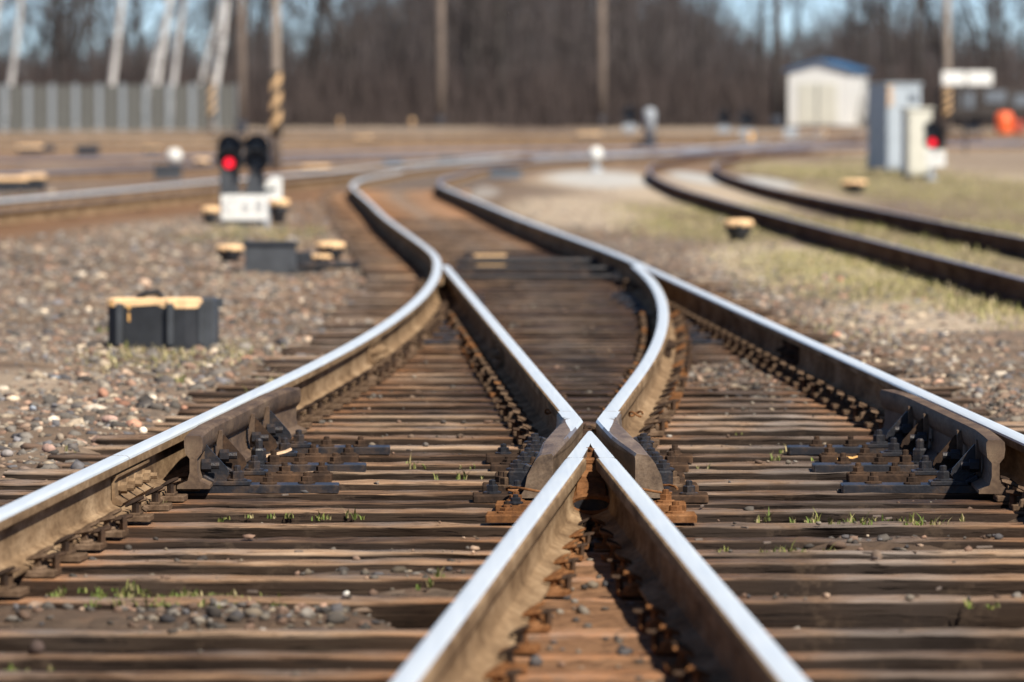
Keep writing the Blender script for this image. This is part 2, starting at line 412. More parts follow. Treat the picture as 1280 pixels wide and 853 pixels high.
X, D = np.meshgrid(xs, ds); Z = ground_z(X, D)
nx, nd = len(xs), len(ds)
idx = np.arange(nx * nd).reshape(nd, nx)
Fq = np.stack([idx[:-1, :-1], idx[:-1, 1:], idx[1:, 1:], idx[1:, :-1]], -1).reshape(-1, 4)
a_, b_, c_, e_ = lines(D)
stony = np.clip((fbm(X * .5, D * .3, 40) - .33) * 5, .25, 1)
inside = ((X > a_ - .6) & (X < e_ + .6)).astype(float)
sandy = region(X, D, [(880, 240, 190, 18, .8), (560, 255, 60, 24, .1), (760, 222, 130, 16, .8), (720, 262, 110, 20, .7), (1000, 330, 150, 26, .8), (1150, 395, 150, 22, .7), (400, 305, 110, 16, .25), (20, 480, 70, 22, .35), (1240, 215, 120, 26, .6), (200, 285, 130, 12, .35), (330, 350, 90, 16, .3), (960, 205, 80, 10, .7), (1180, 190, 190, 12, .6)]) * (1 - inside)
sandy = np.maximum(sandy, np.where(D > 150, np.clip((fbm(X * .05, D * .35, 77) - .38) * 5, 0, .9), 0))
mossy = region(X, D, [(1090, 345, 190, 34, 1), (900, 275, 150, 26, .9), (1180, 235, 200, 30, .85), (1240, 300, 200, 30, .8), (1000, 215, 90, 12, .8), (220, 440, 130, 22, .55), (330, 300, 100, 14, .6), (330, 480, 60, 14, .4)])
mossy = mossy * np.clip((fbm(X * 1.3, D * .5, 55) - .30) * 5, 0, 1)
ltd = path_dist(LT[0], LT[1], X - .76, D)
rusty = np.clip(1.9 - ltd / 1.7, 0, .92) * (D < 190)
rusty = np.maximum(rusty, inside * np.clip(.25 + .5 * (fbm(X * 2, D * 2, 31) - .3), 0, .6))
rusty = np.maximum(rusty, .55 * np.clip(1 - np.abs(X - a_ + .9) / .9, 0, 1) * (D > 40) * (D < 140))
ytd = np.full(X.shape, 99.)
for T in YT:
    o_ = np.argsort(T[0]); ytd = np.minimum(ytd, np.abs(D - .76 - np.interp(X, T[0][o_], T[1][o_])))
band = np.clip(1.6 - ytd / 1.4, 0, 1) * (D > 110); rusty = np.maximum(rusty, band * .95); sandy = sandy * (1 - band * .95) * (1 - np.clip(1.9 - ltd / 1.7, 0, 1)) * np.where(D > 140, .5, 1)
sandy = np.maximum(sandy, inside * np.clip((D - 48) / 20, 0, .45) * (D < 150))
rusty = np.maximum(rusty, np.clip((D - 118) / 10, 0, 1) * np.clip((215 - D) / 15, 0, 1) * (X < 6) * np.clip((fbm(X * .08, D * .5, 207) - .3) * 4, .1, .8)) * (1 - region(X, D, [(750, 224, 90, 12, 1)]))
pale = region(X, D, [(750, 224, 80, 11, .9), (872, 222, 36, 9, 1), (955, 228, 32, 8, 1), (660, 205, 40, 6, .5), (600, 240, 30, 8, .4)])
inV_ = ((X > c_) & (X < b_) & (D < 20.6)).astype(float); rusty = np.maximum(rusty, inV_)
g_o = np_mesh('ground', np.stack([X, D, Z], -1).reshape(-1, 3), Fq, ['ground'], None,
              {'stony': stony.ravel(), 'sandy': sandy.ravel(), 'mossy': mossy.ravel(), 'rusty': rusty.ravel(), 'pale': pale.ravel(), 'grime': (inside * (1 - inV_) * np.clip((60 - D) / 15, 0, 1)).ravel()}, True)
tag(g_o, kind='structure')

near_d = [10.2, 10.75, 11.3, 11.85, 12.4, 12.95, 13.5, 14.05, 14.6, 15.2, 16.35, 17.05, 17.65, 18.12, 18.68, 19.4, 19.95, 20.42, 20.98, 21.6, 22.2, 22.8, 23.4, 24.0, 24.65, 25.3, 25.85]
main_d = near_d + [float(q) for q in np.arange(26.4, 112, .56)]
MD = np.array(main_d)
def sl_near(d): i = np.clip(np.searchsorted(MD, d), 1, len(MD) - 1); a_, b_ = MD[i - 1], MD[i]; return np.where(d - a_ < b_ - d, a_, b_)
# ------------------------------------------------------------------ loose stones (stuff) and single cobbles
def ico(sub):
    import bmesh
    bm = bmesh.new(); bmesh.ops.create_icosphere(bm, subdivisions=sub, radius=1); bm.verts.ensure_lookup_table()
    v = np.array([q.co[:] for q in bm.verts]); f = np.array([[w.index for w in q.verts] for q in bm.faces]); bm.free(); return v, f
ICO1 = ico(1); ICO2 = ico(2)
PAL = np.array([(.12, .108, .095), (.18, .16, .138), (.23, .205, .175), (.09, .08, .073), (.28, .24, .19), (.24, .15, .105), (.27, .19, .135), (.16, .105, .075), (.36, .29, .21), (.13, .125, .13)])
def stones(name, P, size, pal=PAL, big=False, flat=.62, weights=None, rs=1):
    r = np.random.default_rng(rs); v0, f0 = ICO2 if big else ICO1; n = len(P); k = len(v0)
    ang = r.uniform(0, 6.28, n); sc = r.uniform(.6, 1.25, (n, 3)) * np.array([1, .85, flat]) * size[:, None]
    jit = 1 + (r.uniform(-.38, .34, (n, k)) if not big else 0)
    V = np.broadcast_to(v0, (n, k, 3)).copy()
    if big:
        for q in range(5):
            dr = r.normal(size=(n, 3)); dr /= np.linalg.norm(dr, axis=1, keepdims=True); h = r.uniform(.5, .85, n)
            dt = np.einsum('nkj,nj->nk', V, dr); ex = np.clip(dt - h[:, None], 0, None); V -= ex[..., None] * dr[:, None, :] * .9
        V *= (1 + r.uniform(-.05, .05, (n, k)))[..., None]
    else: V *= jit[..., None]
    # tumble
    u = r.normal(size=(n, 4)); u /= np.linalg.norm(u, axis=1, keepdims=True); w_, x_, y_, z_ = u.T
    if big: u = np.concatenate([np.full((n, 1), 1.0), u[:, 1:] * .14], 1); u /= np.linalg.norm(u, axis=1, keepdims=True); w_, x_, y_, z_ = u.T
    Rm = np.stack([1 - 2 * (y_ ** 2 + z_ ** 2), 2 * (x_ * y_ - z_ * w_), 2 * (x_ * z_ + y_ * w_), 2 * (x_ * y_ + z_ * w_), 1 - 2 * (x_ ** 2 + z_ ** 2), 2 * (y_ * z_ - x_ * w_), 2 * (x_ * z_ - y_ * w_), 2 * (y_ * z_ + x_ * w_), 1 - 2 * (x_ ** 2 + y_ ** 2)], -1).reshape(n, 3, 3)
    V = np.einsum('nij,nkj->nki', Rm, V) * sc[:, None, :]
    ca, sa = np.cos(ang), np.sin(ang)
    V = np.stack([V[..., 0] * ca[:, None] - V[..., 1] * sa[:, None], V[..., 0] * sa[:, None] + V[..., 1] * ca[:, None], V[..., 2]], -1)
    V += P[:, None, :]
    Fa = (f0[None] + (np.arange(n) * k)[:, None, None]).reshape(-1, 3)
    ci = r.choice(len(pal), n, p=weights); C_ = pal[ci] * r.lognormal(.14, .36, (n, 1))
    return np_mesh(name, V.reshape(-1, 3), Fa, ['stone'], np.repeat(C_, k, 0))
def scatter(n, x0, x1, d0, d1, keep, power=1.0, rs=2):
    r = np.random.default_rng(rs); d = d0 * (d1 / d0) ** (r.uniform(0, 1, n) ** power); 
    x = r.uniform(x0, x1, n)
    k = keep(x, d, r.uniform(0, 1, n)); return x[k], d[k]
def infr(x, d, m=.35): return np.abs(x) < .0905 * d + m
def keep_left(x, d, u):
    a, b, c, e = lines(d); ltd = path_dist(LT[0], LT[1], x - .76, d)
    return infr(x, d) & (x < a - .32 - .35 * vnoise(d * .7, x * 0, 5)) & (ltd > 2.3 + .5 * vnoise(x * 2, d * .5, 15)) & (u < (.45 + 1.0 * fbm(x * .8, d * .4, 61)) * np.clip(1 - (d - 38) / 60, .25, 1) - .9 * region(x, d, [(15, 470, 60, 24, 1)]))
x, d = scatter(120000, -9, 0, 14, 110, keep_left, .75, 3)
s_ = np.clip(rng.lognormal(math.log(.016), .58, len(x)), .006, .06) * (1 + np.clip(d - 45, 0, 80) / 220)
x1, d1, s1 = x, d, s_
def keep_right(x, d, u):
    a, b, c, e = lines(d); rtd = path_dist(RT[0], RT[1], x - .76, d)
    dens = np.clip(1.4 - 1.1 * (x - e - .3) / 1.5, .06, 1) * np.clip(1 - (d - 36) / 40, .12, 1) * np.clip(fbm(x * .9, d * .4, 62) * 2.4 - .2, .1, 1)
    return infr(x, d) & (x > e + .3 + .25 * vnoise(d * .7, x * 0, 6)) & (rtd > 1.0) & (u < dens)
x, d = scatter(95000, 0, 7, 17, 110, keep_right, .8, 4)
s_ = np.clip(rng.lognormal(math.log(.018), .45, len(x)), .008, .05) * (1 + np.clip(d - 45, 0, 80) / 220)
x2, d2, s2 = x, d, s_
P = np.stack([np.concatenate([x1, x2]), np.concatenate([d1, d2]), np.zeros(len(x1) + len(x2))], -1); S = np.concatenate([s1, s2])
P[:, 2] = ground_z(P[:, 0], P[:, 1]) + S * .04
tag(stones('shoulder_gravel', P, S, rs=5), 'mixed grey and pinkish gravel covering both track shoulders', 'gravel', kind='stuff')
def keep_in(x, d, u):
    a, b, c, e = lines(d); m = np.ones_like(x, bool)
    for q in (a, b, c, e): m &= np.abs(x - q) > .13
    f = region(x, d, [(950, 470, 150, 34, 1), (470, 430, 60, 40, .8), (330, 760, 210, 16, 1)])
    return infr(x, d) & (x > a - .5) & (x < e + .55) & m & (u < (.16 - .12 * ((x > c) & (x < b) & (d < 20.6))) + .25 * fbm(x * 2, d * 2, 71) + f)
x, d = scatter(60000, -2.2, 2.6, 11, 60, keep_in, 1.0, 8)
s_ = np.clip(rng.lognormal(math.log(.014), .4, len(x)), .007, .034)
P = np.stack([x, d, ground_z(x, d) + s_ * .25], -1)
DPAL = PAL * .55; DPAL[5:8] = PAL[5:8] * .8
def keep_top(x, d, u):
    a, b, c, e = lines(d); m = np.ones_like(x, bool)
    for q in (a, b, c, e): m &= np.abs(x - q) > .12
    return infr(x, d) & (x > a - .5) & (x < e + .55) & m & (np.abs(d - sl_near(d)) < .075) & (u < np.clip((fbm(x * 1.1, d * 1.1, 171) - .42) * 5, .05, 1) + region(x, d, [(950, 480, 160, 40, .8), (1000, 580, 140, 20, .4), (470, 470, 80, 40, .4)]))
xt, dt_ = scatter(16000, -2.2, 2.6, 11, 42, keep_top, 1.0, 18)
st_ = np.clip(rng.lognormal(math.log(.0085), .5, len(xt)), .003, .024)
P = np.concatenate([P, np.stack([xt, dt_, np.full(len(xt), -.209) + st_ * .25], -1)]); s_ = np.concatenate([s_, st_])
tag(stones('track_gravel', P, s_, DPAL, rs=9), 'dark broken ballast lying in the gaps between sleepers', 'gravel', kind='stuff')
# cobbles on the left shoulder: (px, py, size cm, tint)
cob = [(30, 578, 5.2, 0), (12, 610, 6, 1), (152, 502, 4.6, 2), (128, 484, 5, 2), (145, 488, 4, 2), (66, 515, 3.4, 3), (205, 468, 3.2, 4), (308, 440, 4.6, 2), (277, 467, 3, 2),
       (165, 525, 4.4, 2), (200, 497, 2.8, 4), (190, 494, 3.2, 3), (68, 472, 3.0, 5), (12, 590, 4, 1), (325, 414, 3.0, 3), (178, 530, 2.6, 3), (47, 530, 2.6, 3), (120, 538, 4, 1),
       (136, 515, 4, 1), (100, 548, 3.4, 0), (74, 536, 3, 4), (60, 556, 3.6, 1), (8, 558, 4, 6), (40, 505, 3.2, 5), (95, 505, 3, 6), (27, 600, 4.6, 1), (52, 590, 3.4, 6), (170, 544, 3, 6),
       (230, 500, 2.6, 2), (262, 455, 2.4, 3), (346, 470, 2.4, 1), (1150, 487, 3.0, 2), (1112, 470, 2.4, 4), (1190, 498, 2.6, 0), (1232, 470, 2.6, 4), (1050, 352, 4.4, 2), (1140, 338, 4.2, 2), (1030, 350, 4, 2), (1047, 415, 3.6, 2)]
CT = [(.30, .22, .17), (.23, .15, .12), (.46, .24, .16), (.55, .47, .37), (.36, .29, .22), (.30, .33, .37), (.20, .18, .17)]
LBL = ['brown rounded cobble lying in the ballast beside the sleeper ends', 'dark reddish cobble lying in the ballast beside the sleeper ends', 'salmon pink cobble standing out of the trackside gravel',
       'cream white pebble lying on the trackside gravel', 'sandy tan cobble lying on the trackside gravel', 'blue grey cobble lying on the trackside gravel', 'charcoal grey cobble lying on the trackside gravel']
for i, (px, py, s, t) in enumerate(cob):
    p = at(px, py, -.18); z = float(ground_z(p.x, p.y)); z = max(z, -.3); sz = np.array([s / 100 * .95])
    o = stones('cobble', np.array([[0, 0, 0.0]]), sz, np.array([CT[t]]), True, .72, rs=100 + i)
    o.location = (p.x, p.y, z + s / 100 * .3)
    tag(o, LBL[t], 'stone', LBL[t].split(' lying')[0].split(' standing')[0] + 's')
for nm, px, py, s, c, lab in [('white_pebble', 428, 752, 3.4, (.72, .69, .62), 'smooth white pebble lying between sleepers left of the crossing'),
                              ('brown_cobble', 1102, 702, 5.5, (.22, .16, .12), 'broad flat brown cobble between sleepers in the right foreground'),
                              ('orange_scrap', 345, 574, 0, None, ''), ('dark_block', 42, 812, 5.5, (.05, .035, .03), 'dark angular lump of iron slag on the sleepers at bottom left')]:
    if not s: continue
    p = at(px, py, -.19); p.y = float(sl_near(p.y)); o = stones(nm, np.array([[0, 0, 0.]]), np.array([s / 200]), np.array([c]), True, .8, rs=7 + px)
    o.location = (p.x, p.y, -.208 + s / 200 * .55); tag(o, lab, 'stone')

# ------------------------------------------------------------------ sleepers
RAILS_ALL = lambda d: lines(d)
def sleeper(d, x0, x1, width=.25, z=None, nseg=None, side=False, skew=0, far=False, crack=True):
    r = random.Random(int(d * 977 + x0 * 131)); L = x1 - x0; z = zr(d) - .200 if z is None else z
    n = nseg or max(10, int(L / .10)); w = width / 2; h = .16; b = .018
    sec = [(-w, -h), (-w, -.008), (-w + .006, 0), (-w * .33, .0), (w * .3, .0), (w - .007, 0), (w, -.008), (w, -h)]
    if far: sec = [(-w, -h), (-w, 0), (w, 0), (w, -h)]; n = 4
    t = np.linspace(0, 1, n + 1); k = len(sec); sx = np.array([q[0] for q in sec]); sz = np.array([q[1] for q in sec])
    xx = (t - .5) * L; seed = r.randint(0, 9999)
    Vx = np.repeat(xx[:, None], k, 1); Vy = np.repeat(sx[None], n + 1, 0); Vz = np.repeat(sz[None], n + 1, 0)
    if not far:
        nz = vnoise(Vx * 6, np.arange(k)[None] * 3.7 + Vx * 0, seed) - .5; ny = vnoise(Vx * 5, np.arange(k)[None] * 5.1 + Vx * 0, seed + 5) - .5
        top = (sz > -.02)[None]
        rl = lines(d); wx = (x0 + x1) / 2 + Vx; nearrail = np.min([np.abs(wx - q) for q in rl], 0) if not side else wx * 0
        amp = np.clip((nearrail - .15) * 6, .15, 1)
        Vz = Vz + np.where(top, nz * .014 * amp - .004 + .006 * (vnoise(Vx * 25, np.arange(k)[None] * 7.7 + Vx * 0, seed + 9) - .5), 0); Vy = Vy + ny * .018
    ssz = np.repeat(sz[None], n + 1, 0).ravel(); zj = r.uniform(-.012, .001); yaw = r.uniform(-.010, .010) + skew
    Y = Vy + Vx * yaw; V = np.stack([Vx, Y, Vz], -1).reshape(-1, 3)
    idx = np.arange((n + 1) * k).reshape(n + 1, k)
    Fa = np.stack([idx[:-1], idx[1:], np.roll(idx, -1, 1)[1:], np.roll(idx, -1, 1)[:-1]], -1).reshape(-1, 4)
    # end caps as quads
    caps = []
    for row, fl in ((idx[0], False), (idx[-1], True)):
        m_ = k // 2
        for q in range(m_ - 1): f = [row[q], row[q + 1], row[k - 2 - q], row[k - 1 - q]]; caps.append(f[::-1] if fl else f)
    Fa = np.concatenate([Fa, np.array(caps)])[:, ::-1]
    wx = (x0 + x1) / 2 + V[:, 0]
    rl = lines(d) if not side else (x0 + .6, x1 - .6)
    dist = np.min([np.abs(wx - q) for q in rl], 0)
    rust = np.clip(1.1 - dist / .30, 0, 1)
    if not side:
        u = 21.2 - d
        if u > 0: inV = (wx > rl[2] - .05) & (wx < rl[1] + .05); rust = np.where(inV, np.maximum(rust, .8), rust)
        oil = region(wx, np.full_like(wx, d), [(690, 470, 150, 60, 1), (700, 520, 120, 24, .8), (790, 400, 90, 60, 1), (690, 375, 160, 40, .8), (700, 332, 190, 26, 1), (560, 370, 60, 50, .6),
              (930, 690, 110, 70, .65), (900, 470, 110, 40, .55), (300, 600, 70, 50, .5), (1150, 590, 150, 60, .75), (480, 520, 110, 30, .35), (330, 670, 260, 12, .6), (1000, 780, 90, 40, .55), (180, 800, 160, 50, .45)])  # oil stains, plus soft shadows around the rails painted in as dark patches
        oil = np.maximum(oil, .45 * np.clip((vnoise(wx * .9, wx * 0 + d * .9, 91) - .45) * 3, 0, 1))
    else: oil = wx * 0 + .1; rust = np.maximum(rust, .35)
    rn = np.full(len(V), r.random())
    side_shade = np.where(ssz < -.006, 1.0, 0.0)  # side faces coloured near-black: creosote and painted shade between sleepers
    if not side and d < 20.6: side_shade = np.where((wx > rl[2]) & (wx < rl[1]), side_shade * .45, side_shade); oil = np.where((wx > rl[2]) & (wx < rl[1]), oil * .3, oil)
    o = np_mesh('sleeper', V, Fa, ['wood'], None, {'rust': rust, 'oil': oil, 'rnd': rn, 'side': side_shade}); o.location = ((x0 + x1) / 2, d, z + zj)
    return o
for d in main_d:
    a, b, c, e = (float(q) for q in lines(d)); ext = .56 + random.uniform(-.08, .10)
    if d > D0 - 3: x0, x1 = a - .61, e + .61; ext = 0
    else: x0, x1 = a - ext - (.15 if d > 15 else .5), e + .58 + random.uniform(-.05, .3)
    w = random.uniform(.165, .205) if d < 20 else random.uniform(.18, .22)
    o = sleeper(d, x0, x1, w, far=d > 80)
    if d < 21.2: tag(o, 'long weathered timber sleeper under the crossing in front of its nose', 'sleeper', 'foreground turnout timbers')
    elif d < D0: tag(o, 'long brown timber sleeper beneath the turnout behind the crossing nose', 'sleeper', 'turnout timbers behind the crossing')
    else: tag(o, 'plain timber sleeper of the single track leading away from the switch', 'sleeper', 'single track sleepers')
def side_sleepers(T, i0, i1, step, name_lab, group, dep):
    Xc, Yc = offset(T[0], T[1], .76 + .036); s = np.concatenate([[0], np.cumsum(np.hypot(np.diff(Xc), np.diff(Yc)))])
    out = []
    for q in np.arange(i0, min(i1, s[-1]), step):
        x = float(np.interp(q, s, Xc)); y = float(np.interp(q, s, Yc)); x2 = float(np.interp(q + .5, s, Xc)); y2 = float(np.interp(q + .5, s, Yc)); out.append((x, y, math.atan2(y2 - y, x2 - x) - math.pi / 2))
    return out
ls = side_sleepers(LT, 8, 80, .72, '', '', 0)
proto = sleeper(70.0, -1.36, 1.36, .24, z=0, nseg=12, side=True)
for i, (x, y, a) in enumerate(ls):
    o = proto if i == 0 else proto.copy()
    if i: col.objects.link(o)
    o.location = (x, y, float(zr(y)) - .20); o.rotation_euler = (0, 0, a)
    tag(o, 'rusty brown sleeper of the left side track beyond the dwarf signal', 'sleeper', 'left side track sleepers')
mb = MB()
for T, i0, i1, st in [(LT, 80, 140, .75)] + [(t, 0, 200, .8) for t in YT] + [((MX * 0 + np.interp(MX, MX, MV), MX), 112, 215, .65)]:
    for (x, y, a) in side_sleepers(T, i0, i1, st, '', '', 0):
        if abs(x) < .1 * y + 3: mb.box((x, y, float(zr(y)) - .26), (2.7, .24, .14), a, 0)
o = mb.build('distant_sleepers', 'pole'); tag(o, 'rows of sleepers under the blurred far yard tracks', 'sleepers', kind='stuff')

# ------------------------------------------------------------------ rails
PROF = [(-.075, -.18), (-.075, -.171), (-.045, -.163), (-.016, -.150), (-.009, -.135), (-.009, -.060), (-.014, -.050), (-.0355, -.040), (-.0365, -.013), (-.0345, -.005), (-.027, -.001), (-.013, 0.0), (.013, 0.0), (.027, -.001), (.0345, -.005), (.0365, -.013), (.0355, -.040), (.014, -.050), (.009, -.060), (.009, -.135), (.016, -.150), (.045, -.163), (.075, -.171), (.075, -.18)]
SEG = [0] * 24
for k in range(9, 14): SEG[k] = 1
def sweep_rail(name, X, Y, gside=0, prof=None, seg=None, mats=('rail_rust', 'steel'), taper=None, dz=0, z=None):
    """gside: -1/1 = side whose head corner is polished too"""
    X = np.asarray(X, float); Y = np.asarray(Y, float); prof = prof or PROF; seg = list(seg or SEG)
    if gside > 0: seg[14] = 1; seg[9] = 0
    if gside < 0: seg[8] = 1; seg[13] = 0
    tx = np.gradient(X); ty = np.gradient(Y); l = np.hypot(tx, ty); nx_, ny_ = ty / l, -tx / l
    mb = MB(); rings = []
    for i in range(len(X)):
        zz = (float(zr(Y[i])) if z is None else z) + dz; r_ = []
        for (u, w) in prof:
            if taper is not None: lo, hi = taper(Y[i]); u = min(max(u, lo), hi)
            r_.append((X[i] + nx_[i] * u, Y[i] + ny_[i] * u, zz + w))
        rings.append(r_)
    mb.loft(rings, 0, seg=seg); i = 0
    o = mb.build(name, list(mats), smooth=False, org=(float(X[0]), float(Y[0]), 0.0))
    me = o.data; me.polygons.foreach_set('use_smooth', [len(p.vertices) == 4 for p in me.polygons]); 
    try: me.set_sharp_from_angle(angle=R(32))
    except Exception: pass
    return o
def rows(d0, d1, st=.5): n = max(3, int((d1 - d0) / st) + 1); return np.linspace(d0, d1, n)
JT = 19.74
H = .0365
d = rows(9.0, JT - .006); tag(sweep_rail('rail', lines(d)[0] - H, d, 1), 'bright-headed rail in the left foreground ending at the open joint', 'rail')
d = rows(JT + .006, 100, .5); tag(sweep_rail('stock_rail', lines(d)[0] - H, d, 1), 'left outer stock rail curving past the check rail into the distance', 'rail')
d = rows(9.0, 100, .5); tag(sweep_rail('stock_rail', lines(d)[3] + H, d, -1), 'right outer stock rail running straight back from the right edge', 'rail')
FSEG = [1 if 7 <= q <= 15 else 0 for q in range(24)]
d = rows(100, 232, 1.0); tag(sweep_rail('rail', gauge(d) - H, d, 0, seg=FSEG, mats=('rail_rust', 'steel')), 'left rail of the single track bending right across the yard', 'rail')
tag(sweep_rail('rail', gauge(d) + 1.52 + H, d, 0, seg=FSEG, mats=('rail_rust', 'steel_far')), 'right rail of the single track bending right across the yard', 'rail')
DB = 45.6                                             # tip of the switch blades
ofun = lambda y: float(off(y))
d = rows(22.76, DB, .4)
tag(sweep_rail('switch_rail', lines(d)[1] - H, d, 1, taper=lambda y: (-H - .04 if ofun(y) > .15 else max(-.075, H - max(ofun(y) - .0, .012)), .075)), 'straight inner rail with its blade against the left stock rail', 'rail')
tag(sweep_rail('switch_rail', lines(d)[2] + H, d, -1, taper=lambda y: (-.075, .075 if ofun(y) > .15 else min(.075, -H + max(ofun(y), .012)))), 'curved inner rail with its blade against the right stock rail', 'rail')
DV = 19.62
d = rows(9.0, DV); tag(sweep_rail('point_rail', lines(d)[2] + H, d, -1), 'left leg of the bright V leading from the crossing nose', 'rail')
tag(sweep_rail('point_rail', lines(d)[1] - H, d, 1), 'right leg of the bright V leading from the crossing nose', 'rail')
for T, m_, names in [(LT, 'steel_far', ('left side track, upper rail', 'left side track, lower rail')), (RT, 'steel_dull', ('right side track, near rail', 'right side track, far rail'))]:
    for k, oo in enumerate((-H, 1.52 + H)):
        x_, y_ = offset(T[0], T[1], oo)
        lab = {('steel_far', 0): 'upper shiny rail of the side track behind the twin dwarf signal', ('steel_far', 1): 'lower dull rail of the side track behind the twin dwarf signal',
               ('steel_dull', 0): 'near dark rail of the side track curving off to the right', ('steel_dull', 1): 'far dark rail of the side track beside the grass strip'}[(m_, k)]
        tag(sweep_rail('rail', x_, y_, 0, seg=FSEG if (m_, k) == ('steel_far', 0) else None, mats=('side_rail' if m_ == 'steel_dull' else 'rail_rust', 'steel' if (m_, k) == ('steel_far', 0) else 'steel_far')), lab, 'rail')
for i, T in enumerate(YT):
    for k, oo in enumerate((-H, 1.52 + H)):
        x_, y_ = offset(T[0], T[1], oo); sg_ = [1 if 7 <= q <= 15 else 0 for q in range(24)]
        tag(sweep_rail('rail', x_, y_, 0, seg=sg_ if i < 2 else None, mats=('rail_rust', 'steel_far')), ['far', 'near'][k] + ' rail of the ' + ['first', 'second', 'third', 'fourth'][i] + ' blurred yard track crossing behind the junction', 'rail')

# ------------------------------------------------------------------ the crossing (frog)
GD = lambda d: float(gauge(d))
def nx_left(d): return float(lines(d)[2])             # left edge of the V (gauge line of the curved right rail)
def nx_right(d): return float(lines(d)[1])            # right edge of the V
N0 = 21.42
frog = empty('crossing', (nx_left(N0), N0, -.18))
tag(frog, 'worn steel crossing where the two rails meet in a bright V nose', 'rail crossing')
oz = (frog.location.x, frog.location.y, frog.location.z)
def fbuild(mb, name, mats, parent=frog, sm=False):
    o = mb.build(name, mats, None, sm)
    me = o.data; v = np.empty(len(me.vertices) * 3); me.vertices.foreach_get('co', v); v = v.reshape(-1, 3) - np.array(oz); me.vertices.foreach_set('co', v.ravel()); me.update(); o.parent = parent; return o
# V core: left and right arms from nose to joint
mb = MB()
def core_side(sgn):
    rings = []
    for d in [N0, N0 - .2, N0 - .5, N0 - .8, 20.5, 20.40, 20.2, 19.9, DV + .005]:
        l, r_ = nx_left(d) + .001, nx_right(d) - .001
        if d == N0: pass
        mid = (l + r_) / 2; wmax = .051 + .008 * np.clip((20.4 - d) / .8, 0, 1)
        zt = 0 if d < N0 - .2 else (-.002 if d < N0 - .1 else -.006)
        if sgn < 0: o_, i_ = l, min(mid, l + wmax)
        else: o_, i_ = r_, max(mid, r_ - wmax)
        s = -sgn
        rings.append([(o_ - s * .0 + s * -.03, d, -.18), (o_ + s * .012, d, -.15), (o_ + s * .014, d, -.06), (o_, d, -.045), (o_, d, -.008), (o_ + s * .006, d, zt), (i_, d, zt), (i_, d, -.045), (i_ - s * .008, d, -.06), (i_ - s * .008, d, -.18)])
    mb.loft(rings, 0, seg=[0, 0, 0, 0, 1, 1, 0, 0, 0, 0])
core_side(-1); core_side(1)
fbuild(mb, 'nose', ['cast', 'steel'])
# thin filler deck between arms just behind the notch plus the cast bridge seen in the V
cx = lambda d: (nx_left(d) + nx_right(d)) / 2
mb = MB()
def blk(st): mb.loft([[(cx(y) - w, y, z0), (cx(y) - w, y, z1 - .02), (cx(y) - w * .8, y, z1 - .002), (cx(y) - w * .3, y, z1), (cx(y) + w * .3, y, z1), (cx(y) + w * .8, y, z1 - .002), (cx(y) + w, y, z1 - .02), (cx(y) + w, y, z0)] for y, w, z0, z1 in st], 0)
blk([(20.36, .006, -.15, -.008), (20.1, .022, -.15, -.012), (20.06, .022, -.15, -.022)])
blk([(20.05, .030, -.15, -.030), (19.75, .036, -.15, -.036), (19.66, .040, -.15, -.046), (19.64, .040, -.15, -.066)])
blk([(19.64, .052, -.15, -.070), (19.42, .058, -.15, -.074), (19.28, .062, -.13, -.086), (19.26, .058, -.125, -.105)])
mb.box((cx(20.2), 20.18, -.006), (.022, .10, .014), .2, 0, .004); mb.box((cx(19.9), 19.86, -.024), (.05, .09, .016), -.1, 0, .004)
fbuild(mb, 'bridge_casting', 'rust_orange', sm=False)
mb = MB()
c0 = cx(19.2); w = .078
mb.tube([(c0 + w * math.cos(t) * (1 if abs(math.cos(t)) < .7 else .95), 19.2, -.135 + .030 * math.sin(t)) for t in np.linspace(0, 2 * math.pi, 17)], .011, 6, 0, False)
mb.box((cx(19.25), 19.255, -.138), (.14, .012, .05), 0, 1)
fbuild(mb, 'collar', ['rust_orange', 'oily'])
